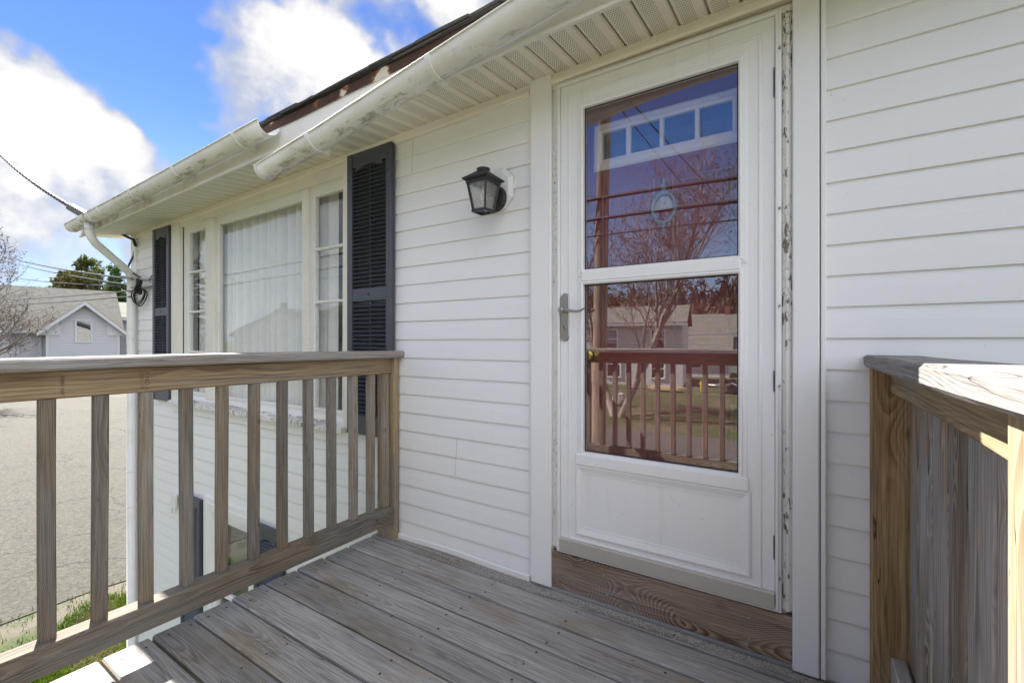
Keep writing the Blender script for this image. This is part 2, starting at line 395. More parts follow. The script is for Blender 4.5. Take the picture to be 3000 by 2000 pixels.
def lawn_mat():
    m, t = mat('lawn_ground')
    P = t.n('ShaderNodeNewGeometry', None, 0)
    x, y, z = t.xyz(P)
    a = t.noise(P, .35, 6, .62); b_ = t.noise(P, 3.5, 6, .7); c_ = t.noise(P, 40, 4, .7)
    g = t.mix(b_, (.030, .055, .011), (.065, .09, .020))
    s = t.mix(b_, (.105, .085, .05), (.165, .135, .08))
    k = t.step(t.m('ADD', t.m('MULTIPLY', a, .6), t.m('MULTIPLY', b_, .4)), .46, .60)
    near = t.step(y, -6.0, -4.5)                       # the side yard by the house has greened up, the lot over the road not yet
    dry = t.m('MULTIPLY', k, t.lin(near, 0, 1, .9, .15))
    c = t.mix(dry, g, s)
    e = t.m('MULTIPLY', t.step(x, -7.45, -7.75), t.step(y, -8.2, -7.8))
    c = t.mix(t.m('MULTIPLY', e, t.step(b_, .35, .55)), c, (.135, .118, .092))
    c = t.mix(t.lin(c_, .3, .7, 0, .5), c, t.mix(1.0, c, (.45, .45, .42), 'MULTIPLY'))
    b = t.bsdf(Base_Color=c, Roughness=.95, Normal=t.bump(c_, .8, .03)); t.outp(b)
lawn_mat()
def asphalt(name, c0, c1, crk):
    m, t = mat(name)
    P = t.n('ShaderNodeNewGeometry', None, 0)
    big = t.noise(P, .5, 5, .6); fine = t.noise(P, 32, 6, .8); mid = t.noise(P, 9, 4, .65); grit = t.noise(P, 15, 4, .85)
    c = t.mix(big, c0, c1)
    c = t.mix(t.lin(fine, .36, .64, 1.0, .0), c, t.mix(1.0, c, (.42, .41, .40), 'MULTIPLY'))
    c = t.mix(t.step(mid, .56, .72, 0, .5), c, t.mix(1.0, c, (.55, .54, .52), 'MULTIPLY'))
    c = t.mix(t.step(grit, .40, .56, .8, 0), c, t.mix(1.0, c, (.5, .49, .47), 'MULTIPLY'))
    c = t.mix(t.step(grit, .56, .68, 0, .6), c, t.mix(1.0, c, (1.5, 1.5, 1.5), 'MULTIPLY'))
    wv = t.n('ShaderNodeTexNoise', None, 1, Vector=P, Scale=1.4, Detail=5.0)
    wp = t.v('ADD', P, t.mul(t.v('SUBTRACT', wv, (.5, .5, .5)), (1.2, 1.2, 0)))
    ed = t.n('ShaderNodeTexVoronoi', dict(feature='DISTANCE_TO_EDGE'), 0, Vector=wp, Scale=.33)
    ed2 = t.n('ShaderNodeTexVoronoi', dict(feature='DISTANCE_TO_EDGE'), 0, Vector=wp, Scale=2.1)
    k1 = t.m('SUBTRACT', 1.0, t.step(ed, .002, .008))
    k2 = t.m('MULTIPLY', t.m('SUBTRACT', 1.0, t.step(ed2, .008, .03)), t.step(big, .5, .6))
    c = t.mix(t.m('MULTIPLY', t.m('MAXIMUM', k1, t.m('MULTIPLY', k2, .8)), crk), c, (.03, .028, .025))
    b = t.bsdf(Base_Color=c, Roughness=.92, Normal=t.bump(t.m('ADD', fine, t.m('MULTIPLY', k1, -.6)), 1.0, .02)); t.outp(b)
asphalt('asphalt_lot', (.082, .077, .063), (.114, .106, .087), .85); asphalt('asphalt_road', (.12, .115, .105), (.16, .152, .14), .6)

# ------------------------------------------------------------------ mesh helpers
class MB:
    def __init__(s): s.v = []; s.f = []
    def add(s, vs, fs):
        o = len(s.v); s.v += [tuple(p) for p in vs]; s.f += [tuple(i + o for i in f) for f in fs]; return s
    def box(s, x0, x1, y0, y1, z0, z1, b=0.0):
        if not b:
            return s.add([(x, y, z) for x in (x0, x1) for y in (y0, y1) for z in (z0, z1)],
                         [(0, 1, 3, 2), (4, 6, 7, 5), (0, 4, 5, 1), (2, 3, 7, 6), (0, 2, 6, 4), (1, 5, 7, 3)])
        b = min(b, .45 * (x1 - x0), .45 * (y1 - y0), .45 * (z1 - z0))
        X, Y, Z = (x0, x1), (y0, y1), (z0, z1); vs = []; ix = {}
        for i in (0, 1):
            for j in (0, 1):
                for k in (0, 1):
                    for a in range(3):
                        p = [X[i] + (b if i == 0 else -b), Y[j] + (b if j == 0 else -b), Z[k] + (b if k == 0 else -b)]
                        p[a] = (X[i], Y[j], Z[k])[a]; ix[i, j, k, a] = len(vs); vs.append(p)
        fs = []
        def q(*k): fs.append(tuple(ix[t] for t in k))
        for e in (0, 1):
            q((e, 0, 0, 0), (e, 0, 1, 0), (e, 1, 1, 0), (e, 1, 0, 0)); q((0, e, 0, 1), (0, e, 1, 1), (1, e, 1, 1), (1, e, 0, 1)); q((0, 0, e, 2), (0, 1, e, 2), (1, 1, e, 2), (1, 0, e, 2))
        for i in (0, 1):
            for j in (0, 1):
                q((i, j, 0, 0), (i, j, 1, 0), (i, j, 1, 1), (i, j, 0, 1)); q((i, 0, j, 0), (i, 1, j, 0), (i, 1, j, 2), (i, 0, j, 2)); q((0, i, j, 1), (1, i, j, 1), (1, i, j, 2), (0, i, j, 2))
                for k in (0, 1): q((i, j, k, 0), (i, j, k, 1), (i, j, k, 2))
        return s.add(vs, fs)
    def tube(s, pts, rad, n=8, cap=True):
        pts = [Vector(p) for p in pts]; rs = rad if isinstance(rad, (list, tuple)) else [rad] * len(pts)
        up = Vector((.13, .21, .97)); o = len(s.v); m = len(pts); prev = None
        for i, p in enumerate(pts):
            d = (pts[min(i + 1, m - 1)] - pts[max(i - 1, 0)])
            if d.length < 1e-9: d = Vector((0, 0, 1))
            d.normalize()
            a = prev if prev is not None else d.cross(up)
            a = a - d * a.dot(d)
            if a.length < 1e-6: a = d.cross(Vector((1, 0, 0)))
            a.normalize(); prev = a; b = d.cross(a)
            for k in range(n):
                t = 2 * math.pi * k / n; s.v.append(tuple(p + (a * math.cos(t) + b * math.sin(t)) * rs[i]))
        for i in range(m - 1):
            for k in range(n):
                k2 = (k + 1) % n; s.f.append((o + i * n + k, o + i * n + k2, o + (i + 1) * n + k2, o + (i + 1) * n + k))
        if cap: s.f.append(tuple(o + k for k in range(n))); s.f.append(tuple(o + (m - 1) * n + k for k in reversed(range(n))))
        return s
    def ext(s, prof, x0, x1, closed=False, n=1, fz=None):
        """profile of (y, z) extruded along x; fz(x) shifts z"""
        fz = fz or (lambda x: 0.0); o = len(s.v); k = len(prof)
        for i in range(n + 1):
            x = x0 + (x1 - x0) * i / n
            for (y, z) in prof: s.v.append((x, y, z + fz(x)))
        r = k if closed else k - 1
        for i in range(n):
            for j in range(r):
                j2 = (j + 1) % k; s.f.append((o + i * k + j, o + i * k + j2, o + (i + 1) * k + j2, o + (i + 1) * k + j))
        if closed: s.f.append(tuple(o + j for j in range(k))); s.f.append(tuple(o + n * k + j for j in reversed(range(k))))
        return s
    def ring(s, x0, x1, z0, z1, prof):
        """mitred rectangular frame in the xz plane; prof: (outward offset, y)"""
        o = len(s.v); k = len(prof)
        for (d, y) in prof: s.v += [(x0 - d, y, z0 - d), (x1 + d, y, z0 - d), (x1 + d, y, z1 + d), (x0 - d, y, z1 + d)]
        for j in range(k - 1):
            for c in range(4):
                c2 = (c + 1) % 4; s.f.append((o + j * 4 + c, o + j * 4 + c2, o + j * 4 + 4 + c2, o + j * 4 + 4 + c))
        return s
    def lathe(s, prof, n=16, c=(0, 0, 0), axis='z'):
        o = len(s.v); k = len(prof)
        for (r, h) in prof:
            for i in range(n):
                t = 2 * math.pi * i / n; a, b = r * math.cos(t), r * math.sin(t)
                p = (a, b, h) if axis == 'z' else ((a, h, b) if axis == 'y' else (h, a, b))
                s.v.append((c[0] + p[0], c[1] + p[1], c[2] + p[2]))
        for j in range(k - 1):
            for i in range(n):
                i2 = (i + 1) % n; s.f.append((o + j * n + i, o + j * n + i2, o + j * n + n + i2, o + j * n + n + i))
        s.f.append(tuple(o + i for i in range(n))); s.f.append(tuple(o + (k - 1) * n + i for i in range(n)))
        return s
    def mesh(s, name, material, smooth=False):
        me = bpy.data.meshes.new(name); me.from_pydata(s.v, [], s.f); me.update()
        if material: me.materials.append(MATS[material])
        if smooth: me.polygons.foreach_set('use_smooth', [True] * len(me.polygons))
        return me
    def build(s, name, material, parent=None, smooth=False, origin=None):
        """vertices are given in world coordinates (or in the parent's local ones when it is rotated)"""
        off = Vector(origin) if origin is not None else Vector((0, 0, 0))
        base = parent['_o'] if parent is not None and '_o' in parent else (0, 0, 0)
        if origin is None: off = Vector(base)
        s.v = [(p[0] - off[0], p[1] - off[1], p[2] - off[2]) for p in s.v]
        ob = bpy.data.objects.new(name, s.mesh(name, material, smooth)); COL.objects.link(ob)
        ob.location = off - Vector(base); ob['_o'] = tuple(off)
        if parent is not None: ob.parent = parent
        return ob

def empty(name, loc, label=None, cat=None, group=None, parent=None, rz=0.0, local=False):
    o = bpy.data.objects.new(name, None); COL.objects.link(o); o.empty_display_size = .1
    base = Vector(parent['_o']) if parent is not None else Vector((0, 0, 0))
    o.location = Vector(loc) - base; o.rotation_euler = (0, 0, rz)
    o['_o'] = (0, 0, 0) if local else tuple(loc)
    if parent is not None: o.parent = parent
    if label: tag(o, label, cat, group)
    return o
def tag(o, label=None, cat=None, group=None, kind=None):
    if label: o['label'] = label
    if cat: o['category'] = cat
    if group: o['group'] = group
    if kind: o['kind'] = kind
    return o

BM = {}
def board_mesh(L, W, T_, b, wav, seed, segs):
    r = random.Random(seed); mb = MB(); y, z = W / 2, T_ / 2
    prof = [(-y + b, -z), (y - b, -z), (y, -z + b), (y, z - b), (y - b, z), (-y + b, z), (-y, z - b), (-y, -z + b)]
    o = 0; k = len(prof); p1, p2, p3 = r.random() * 9, r.random() * 9, r.random() * 9
    for i in range(segs + 1):
        x = -L / 2 + L * i / segs; t = x * 2.1
        dy = wav * math.sin(t * 1.3 + p1); dz_ = wav * .6 * math.sin(t * 1.7 + p2); tw = wav * 1.2 * math.sin(t + p3)
        for (a, c) in prof: mb.v.append((x, a + dy + r.uniform(-1, 1) * wav * .25, c + dz_ + a * tw * 4 + r.uniform(-1, 1) * wav * .15))
    for i in range(segs):
        for j in range(k):
            j2 = (j + 1) % k; mb.f.append((i * k + j, i * k + j2, i * k + k + j2, i * k + k + j))
    mb.f.append(tuple(reversed(range(k)))); mb.f.append(tuple(segs * k + j for j in range(k)))
    return mb
def board(name, material, parent, center, ex, ey, L, W, T_, b=.004, wav=0.0, segs=1, share=None, tilt=None):
    """a plank: local x along its length (ex), local y across (ey)"""
    key = (share, material, round(L, 4), round(W, 4), round(T_, 4)) if share else None
    if key and key in BM: me = BM[key]
    else:
        me = board_mesh(L, W, T_, b, wav, rnd.random(), segs).mesh(name, material)
        if key: BM[key] = me
    ex = Vector(ex); ey = Vector(ey); ez = ex.cross(ey)
    M = Matrix((ex, ey, ez)).transposed().to_4x4()
    o = bpy.data.objects.new(name, me); COL.objects.link(o)
    base = Vector(parent['_o']) if parent is not None else Vector((0, 0, 0))
    if tilt is not None: M = tilt.to_4x4() @ M
    o.matrix_basis = Matrix.Translation(Vector(center) - base) @ M
    o['_o'] = tuple(center)
    if parent is not None: o.parent = parent
    return o
X, Y, Z = (1, 0, 0), (0, 1, 0), (0, 0, 1); NX, NY, NZ = (-1, 0, 0), (0, -1, 0), (0, 0, -1)

# ------------------------------------------------------------------ the ground
GZ = -2.3
def sheet(name, pts, z, material, kind='structure'):
    mb = MB(); mb.add([(p[0], p[1], z) for p in pts], [tuple(range(len(pts)))])
    return tag(mb.build(name, material), kind=kind)
sheet('lawn', [(-700, -700), (700, -700), (700, 700), (-700, 700)], GZ, 'lawn_ground')
def wob(pts, amp, step, seed):
    r = random.Random(seed); out = []
    for i in range(len(pts)):
        a, b = Vector(pts[i]), Vector(pts[(i + 1) % len(pts)]); n = max(1, int((b - a).length / step))
        for k in range(n):
            p = a.lerp(b, k / n); out.append((p.x + r.uniform(-amp, amp), p.y + r.uniform(-amp, amp)))
    return out
sheet('parking_lot', wob([(-8.15, -7.9), (-8.1, 15), (-25, 15.4), (-34.9, 9.0), (-41.7, 4.6), (-56, -4.9), (-56, -7.9)], .10, .35, 3), GZ + .012, 'asphalt_lot')
sheet('road', [(-260, -15.4), (260, -15.4), (260, -7.95), (-260, -7.95)], GZ + .016, 'asphalt_road')
sheet('road_marking', [(-260, -11.75), (260, -11.75), (260, -11.64), (-260, -11.64)], GZ + .021, 'yellow_paint')
sheet('road_marking', [(-260, -11.5), (260, -11.5), (260, -11.39), (-260, -11.39)], GZ + .021, 'yellow_paint')
# wooded hill across the road
hb = MB(); nx_, ny_ = 40, 8
for i in range(nx_ + 1):
    for j in range(ny_ + 1):
        x = -190 + 380 * i / nx_; y = -62 - 110 * j / ny_; q = j / ny_
        hb.v.append((x, y, GZ - .3 + 24 * (q * q * (3 - 2 * q)) * (1 + .22 * math.sin(x * .03) + .1 * math.sin(x * .09 + 1))))
for i in range(nx_):
    for j in range(ny_):
        a = i * (ny_ + 1) + j; hb.f.append((a, a + 1, a + ny_ + 2, a + ny_ + 1))
hill = tag(hb.build('hill', 'lawn_ground', smooth=True), kind='structure')
def hillz(x, y):
    q = min(1, max(0, (-62 - y) / 110)); return GZ - .3 + 24 * (q * q * (3 - 2 * q)) * (1 + .22 * math.sin(x * .03) + .1 * math.sin(x * .09 + 1))

# ------------------------------------------------------------------ the house
house = empty('white_house', (0, 0, GZ), 'white vinyl sided house with black shutters, storm door and sagging gutters', 'house')
HX0, HX1, HY = -5.78, 4.2, 7.0
def zs(x): return 2.283 + .0193 * (min(x, .6) + 1.05)         # soffit line: the old eave sags to the left
def cells(mb, xs, zs_, holes, y0, y1):
    for i in range(len(xs) - 1):
        for j in range(len(zs_) - 1):
            cx, cz = (xs[i] + xs[i + 1]) / 2, (zs_[j] + zs_[j + 1]) / 2
            if any(h[0] < cx < h[1] and h[2] < cz < h[3] for h in holes): continue
            mb.box(xs[i], xs[i + 1], y0, y1, zs_[j], zs_[j + 1])
    return mb
holes = [(-4.69, -2.39, .62, 2.12), (-4.17, -3.46, -1.62, -.26), (-.93, -.055, .18, 2.23)]
xs = sorted({HX0, HX1} | {h[0] for h in holes} | {h[1] for h in holes}); zz = sorted({GZ, 2.42} | {h[2] for h in holes} | {h[3] for h in holes})
wall = cells(MB(), xs, zz, holes, .001, .12).build('wall', 'vinyl_trim', house)
mb = MB(); mb.box(HX0, HX0 + .12, .121, HY, GZ, 2.42); mb.box(HX1 - .12, HX1, .121, HY, GZ, 2.42); mb.box(HX0 + .121, HX1 - .121, HY - .12, HY, GZ, 2.42)
for gx in (HX0, HX1 - .12):
    mb.add([(gx, 0, 2.421), (gx, HY, 2.421), (gx, HY / 2, 3.98), (gx + .12, 0, 2.421), (gx + .12, HY, 2.421), (gx + .12, HY / 2, 3.98)], [(0, 1, 2), (3, 5, 4), (0, 3, 4, 1), (1, 4, 5, 2), (2, 5, 3, 0)])
mb.build('side_wall', 'clapboard_white', house)
mb = MB(); mb.box(HX0 + .122, HX1 - .122, .122, HY - .122, -.02, .06); mb.box(HX0 + .122, HX1 - .122, .122, HY - .122, 2.3, 2.36); mb.box(HX0 + .122, HX1 - .122, 2.6, 2.7, .061, 2.299)
mb.build('room', 'dark_room', house)

# siding: one object for each course between the openings
P_, Z0 = .1013, 1.112
def course(x0, x1, z, tilt=0.0):
    if x1 - x0 < .03: return
    mb = MB(); h = P_ + .002
    j = rnd.uniform(-.0008, .0008)
    mb.ext([(-.001, z - .001), (-.0115 + j, z - .001), (-.0120 + j, z + .0002), (-.0118 + j, z + .010), (-.0085 + j, z + h * .55), (-.0032, z + h), (-.001, z + h)], x0, x1, closed=True, n=max(1, int((x1 - x0) / .35)), fz=(lambda ph, am: lambda x: am * math.sin(x * 3.1 + ph) + am * .6 * math.sin(x * 7.7 + 2 * ph))(rnd.random() * 6, rnd.uniform(.0001, .0005)))
    ob = mb.build('siding_board', 'vinyl_siding', wall)
SEAM = {}
nlow = int((GZ - Z0) / P_); zc = Z0 + nlow * P_
k = 0
while zc < 2.26:
    ztop = zc + P_; spans = [(-5.69, 4.19)]
    def cut(sp, a, b): 
        out = []
        for (p, q) in sp:
            if b <= p or a >= q: out.append((p, q)); continue
            if a > p: out.append((p, a))
            if b < q: out.append((b, q))
        return out
    mid = zc + P_ / 2
    if mid > .50: spans = cut(spans, -4.84, -2.34)
    if mid > -.02: spans = cut(spans, -1.062, .052)
    if -1.66 < mid < -.19: spans = cut(spans, -4.245, -3.405)
    fin = []
    for (p, q) in spans:
        cuts = []
        pair = k // 2
        for base in (-1.83 + (.0 if pair % 3 == 0 else .31 if pair % 3 == 1 else -.4), -3.2 - .45 * (pair % 3), 2.0 + .6 * (pair % 3)):
            if p + .25 < base < q - .25 and (pair % 4 == 1): cuts.append(base + .006 * (k % 2))
        a = p
        for c in sorted(cuts): fin.append((a, c)); a = c + .0035
        fin.append((a, q))
    for (p, q) in fin:
        if zc + P_ > zs(p) - .03 and zc + P_ > zs(q) - .03 and zc + P_ * .5 > zs(q): continue
        course(p, q, zc)
    zc += P_; k += 1

# corner board, wall trim
mb = MB(); mb.box(-5.80, -5.694, -.030, -.0005, GZ, 2.20, .004); mb.box(-5.81, -5.781, -.028, .1, GZ, 2.2, .004); mb.build('corner_board', 'vinyl_trim', house)
MB().ext([(-.0005, -.052), (-.024, -.052), (-.030, -.046), (-.030, -.034), (-.022, -.030), (-.020, -.004), (-.0005, -.004)], -5.69, -1.066, True, 6, zs).build('frieze_trim', 'soffit_cream', house)
MB().ext([(-.0005, -.052), (-.024, -.052), (-.030, -.046), (-.030, -.034), (-.022, -.030), (-.020, -.004), (-.0005, -.004)], .056, 4.19, True, 4, zs).build('frieze_trim', 'soffit_cream', house)

# eave: soffit panels, fascia, drip edge, shingles
FY = -.335
soff = MB().ext([(.0, .012), (FY + .02, -.012), (FY + .02, .01), (.0, .034)], -6.08, HX1 + .3, True, 8, zs).build('soffit', 'soffit_cream', house)
pw = .105; x = -6.07
while x < HX1 + .28:
    xm = x + pw / 2; z = zs(xm); mb = MB(); sl = .0193 if xm < .6 else 0
    y0_, y1_ = -.006, FY + .012
    pr = [(-.0525, .006), (-.049, .0), (-.046, -.003), (.040, -.003), (.043, .0), (.0465, .006)]
    for (px_, pz_) in pr:
        for yy in (y0_, y1_): mb.v.append((px_, yy, pz_ + px_ * sl + (0 if yy == y0_ else -.030)))
    for i in range(len(pr) - 1): mb.f.append((2 * i, 2 * i + 1, 2 * i + 3, 2 * i + 2))
    ob = bpy.data.objects.new('soffit_panel', mb.mesh('soffit_panel', 'soffit_vinyl')); COL.objects.link(ob); ob.parent = soff
    ob.location = Vector((xm, 0, z)) - Vector(soff['_o']); ob['_o'] = (xm, 0, z)
    x += pw
def zf(x): return .0165 * (min(x, .8) + 1.05)
MB().ext([(FY, 2.226), (FY - .004, 2.222), (FY - .018, 2.222), (FY - .018, 2.236), (FY - .006, 2.240), (FY - .006, 2.372), (FY + .004, 2.372), (FY + .004, 2.226)], -6.1, HX1 + .3, True, 12, zf).build('fascia', 'fascia_paint', house)
MB().ext([(FY + .005, 2.36), (FY - .008, 2.362), (FY - .012, 2.356), (FY - .015, 2.358), (FY - .011, 2.366), (FY - .012, 2.405), (FY + .03, 2.417), (FY + .03, 2.41)], -6.1, HX1 + .3, True, 40, lambda x: zf(x) + .0015 * math.sin(x * 9)).build('drip_edge', 'rusty_drip_edge', house)
RS = .43
rf = MB()
for (ya, yb) in ((FY - .02, HY / 2), (HY - FY + .02, HY / 2)):
    za = 2.410; zb = 2.410 + RS * abs(yb - ya)
    o = len(rf.v)
    for xx in [-6.12 + (HX1 + .32 + 6.12) * i / 12 for i in range(13)]:
        rf.v += [(xx, ya, za + zf(xx)), (xx, yb, zb + zf(xx)), (xx, yb, zb + zf(xx) - .02), (xx, ya, za + zf(xx) - .002)]
    for i in range(12):
        for j in range(4): j2 = (j + 1) % 4; rf.f.append((o + i * 4 + j, o + i * 4 + j2, o + i * 4 + 4 + j2, o + i * 4 + 4 + j))
    rf.f += [(o, o + 1, o + 2, o + 3), (o + 48, o + 49, o + 50, o + 51)]
roof = rf.build('roof', 'shingle_dark', house)
for layer in range(2):
    x = -6.13 + layer * .15
    while x < HX1 + .3:
        w_ = .302; th = .007 + rnd.random() * .005; d0 = FY - .028 + rnd.uniform(-.006, .005) - .004 * layer; z = 2.411 + layer * .0085; mb = MB(); dr = rnd.uniform(-.006, .003)
        for xx in (x + .002, x + w_ * .5, x + w_ - .002):
            e = zf(xx); jj = rnd.uniform(-.004, .003)
            mb.v += [(xx, d0, z + e + dr + jj), (xx, d0, z + e + dr + jj + th), (xx, d0 + .36, z + e + .36 * RS + th), (xx, d0 + .36, z + e + .36 * RS)]
        for i in range(2):
            for j in range(4): j2 = (j + 1) % 4; mb.f.append((i * 4 + j, i * 4 + j2, i * 4 + 4 + j2, i * 4 + 4 + j))
        mb.f += [(3, 2, 1, 0), (8, 9, 10, 11)]
        mb.build('shingle', 'shingle_dark', roof); x += w_
# gable-end rake boards
for gx in (-6.10, HX1 + .28):
    MB().add([(gx, FY, 2.235 - .09), (gx, HY / 2, 2.235 - .09 + RS * (HY / 2 - FY)), (gx, HY / 2, 2.40 - .09 + RS * (HY / 2 - FY)), (gx, FY, 2.40 - .09),
              (gx + .02, FY, 2.235 - .09), (gx + .02, HY / 2, 2.235 - .09 + RS * (HY / 2 - FY)), (gx + .02, HY / 2, 2.40 - .09 + RS * (HY / 2 - FY)), (gx + .02, FY, 2.40 - .09)],
             [(0, 1, 2, 3), (7, 6, 5, 4), (0, 4, 5, 1), (1, 5, 6, 2), (2, 6, 7, 3), (3, 7, 4, 0)]).build('rake_board', 'soffit_cream', house)
MB().add([(-6.08, FY, 2.17), (-5.78, FY, 2.17), (-5.78, 3.4, 2.17 + RS * 3.7), (-6.08, 3.4, 2.17 + RS * 3.7), (-6.08, FY, 2.18), (-5.78, FY, 2.18), (-5.78, 3.4, 2.18 + RS * 3.7), (-6.08, 3.4, 2.18 + RS * 3.7)],
         [(0, 1, 2, 3), (7, 6, 5, 4), (0, 4, 5, 1), (2, 6, 7, 3)]).build('rake_soffit', 'soffit_cream', house)

# ---- picture window with two sidelights
win = MB()
win.box(-4.84, -4.69, -.0345, .03, .56, 2.155, .003)            # casings
win.box(-2.392, -2.34, -.0365, .03, .56, 2.203, .003)
win.box(-4.689, -2.393, -.024, .03, 2.122, 2.20, .003)
win.box(-4.689, -2.393, -.017, .02, 2.201, 2.225, .002)
win.box(-4.235, -4.09, -.012, .06, .62, 2.121, .003)           # mullions
win.box(-2.862, -2.79, -.012, .06, .62, 2.121, .003)
window = win.build('picture_window', 'casing_cream', house)
window['label'] = 'wide picture window between two narrow sidelights'
def sash(name, x0, x1, z0, z1, st, y, m, mun=0, bot=.06):
    mb = MB(); gx0, gx1, gz0, gz1 = x0 + st[0], x1 - st[1], z0 + bot, z1 - .06
    mb.ring(gx0, gx1, gz0, gz1, [(.0, y + .03), (.0, y), (.006, y - .005), (.012, y - .006), (.02, y - .003), (.02, y - .003)])
    mb.box(x0, gx0 - .0201, y - .004, y + .028, z0, z1); mb.box(gx1 + .0201, x1, y - .004, y + .028, z0, z1)
    mb.box(gx0 - .02, gx1 + .02, y - .004, y + .028, z0, gz0 - .0201); mb.box(gx0 - .02, gx1 + .02, y - .004, y + .028, gz1 + .0201, z1)
    mb.build(name, m, window)
    for i in range(mun):
        z = gz0 + (gz1 - gz0) * (i + 1) / (mun + 1)
        MB().box(gx0 + .0005, gx1 - .0005, y - .002, y + .024, z - .009, z + .009, .003).build('muntin', m, window)
    zl = [gz0 + (gz1 - gz0) * i / (mun + 1) for i in range(mun + 2)]
    for i in range(mun + 1):
        MB().box(gx0 + .0006, gx1 - .0006, y + .014, y + .0165, zl[i] + (.0095 if i else .0005), zl[i + 1] - (.0095 if i < mun else .0005)).build('pane', 'window_glass', window)
sash('sash', -4.688, -4.236, .60, 2.12, (.09, .03), .012, 'peeling_paint_light', 3)
sash('sash', -4.089, -2.863, .60, 2.12, (.03, .006), .016, 'peeling_paint_light', 0, .055)
sash('sash', -2.789, -2.393, .60, 2.12, (.044, .05), .012, 'peeling_paint_light', 3)
MB().ext([(-.075, .545), (-.075, .572), (.04, .603), (.04, .545)], -4.80, -2.36, True).build('sill', 'peeling_paint_heavy', window)
MB().ext([(-.026, .47), (-.030, .474), (-.030, .542), (-.0005, .542), (-.0005, .47)], -4.84, -2.34, True).build('sill_apron', 'vinyl_trim', window)
mb = MB()
for i in range(46):                                             # flakes of old paint lying on the sill
    x = rnd.uniform(-4.6, -2.45); y = rnd.uniform(-.06, .005); z = .606 + (y - .04) * .27 - .002; a = rnd.uniform(.008, .022)
    mb.add([(x - a, y - .006, z), (x + a * .6, y - .008, z + .004), (x + a, y + .006, z + rnd.random() * .01), (x - a * .5, y + .009, z + .003)], [(0, 1, 2, 3)])
tag(mb.build('paint_flakes', 'peeling_paint_light', window), kind='stuff')
for (a, b, amp) in [(-4.66, -4.29, .018), (-4.20, -2.93, .036), (-2.86, -2.67, .012), (-2.63, -2.41, .016)]:
    mb = MB(); n = max(16, int((b - a) / .0075)); ph = rnd.random() * 6
    for i in range(n + 1):
        x = a + (b - a) * i / n; yy = .115 + amp * math.sin(x * 62 + ph + 1.6 * math.sin(x * 11)) + .008 * math.sin(x * 23)
        mb.v += [(x, yy, .60), (x + .003, yy + .004, 2.13)]
    for i in range(n): mb.f.append((2 * i, 2 * i + 2, 2 * i + 3, 2 * i + 1))
    mb.build('curtain', 'sheer_curtain', window, smooth=True)

# ---- shutters
LOUV = {}
def shutter(x0, x1, z0, z1, mid, label):
    st = .046; mb = MB()
    for (a, b) in ((x0, x0 + st), (x1 - st, x1)): mb.box(a, b, -.052, -.019, z0, z1, .004)
    rails = [(z1 - .085, z1, .0)] + ([(mid - .038, mid + .038, .0)] if mid else []) + [(z0, z0 + .11, .0)]
    for (a, b, _) in rails: mb.box(x0 + st, x1 - st, -.0475, -.022, a, b, .002)
    # arched lower edge of the top rail
    n = 8; xa, xb = x0 + st + .03, x1 - st - .03
    pts = [(xa + (xb - xa) * i / n, z1 - .10 - .028 * (1 - math.sin(math.pi * i / n))) for i in range(n + 1)]
    o = len(mb.v)
    for (px_, pz_) in pts: mb.v += [(px_, -.0485, z1 - .075), (px_, -.0485, pz_ + .013)]
    for i in range(n): mb.f.append((o + 2 * i, o + 2 * i + 1, o + 2 * i + 3, o + 2 * i + 2))
    mb.box((x0 + x1) / 2 - .006, (x0 + x1) / 2 + .006, -.034, -.028, z0 + .11, z1 - .085)
    mb.box(x0 + st, x1 - st, -.022, -.0195, z0 + .1, z1 - .08)
    sh = mb.build('shutter', 'shutter_black', house); sh['label'] = label
    L = x1 - x0 - 2 * st - .002
    key = round(L, 3)
    if key not in LOUV:
        q = MB(); q.v = [(-L / 2, -.0255, -.0115), (-L / 2, -.0285, -.009), (-L / 2, -.0010, .0115), (-L / 2, .0015, .0095), (L / 2, -.0255, -.0115), (L / 2, -.0285, -.009), (L / 2, -.0010, .0115), (L / 2, .0015, .0095)]
        q.f = [(0, 1, 2, 3), (7, 6, 5, 4), (1, 0, 4, 5), (2, 1, 5, 6), (3, 2, 6, 7), (0, 3, 7, 4)]; LOUV[key] = q.mesh('louver', 'shutter_black')
    zz_ = z0 + .122
    while zz_ < z1 - .092:
        if not (mid and abs(zz_ - mid) < .046):
            o = bpy.data.objects.new('louver', LOUV[key]); COL.objects.link(o); o.parent = sh
            o.location = Vector(((x0 + x1) / 2, -.0205, zz_)) - Vector(sh['_o']); o.rotation_euler = (rnd.uniform(-.06, .06), rnd.uniform(-.006, .006), 0)
        zz_ += .0247
    sc_ = MB()
    for (sx, sz) in ((x0 + st / 2, z1 - .16), (x1 - st / 2, z1 - .16), (x0 + st / 2, z0 + .2), (x1 - st / 2, z0 + .2)): sc_.lathe([(.006, -.0535), (.006, -.052), (.003, -.056)][:2], 8, (sx, 0, sz), 'y')
    if mid: sc_.lathe([(.006, -.0505), (.006, -.0470)], 8, ((x0 + x1) / 2, 0, mid), 'y')
    sc_.build('shutter_screws', 'seal_dark', sh)
shutter(-5.205, -4.85, .555, 2.155, 1.375, 'dull black louvred shutter near the house corner')
shutter(-2.335, -1.95, .55, 2.222, 1.375, 'dark louvred shutter nearest the wall lantern')
shutter(-4.605, -4.252, -1.66, -.225, None, 'black shutter left of the lower window')
shutter(-3.400, -3.045, -1.66, -.225, None, 'black shutter right of the lower window')

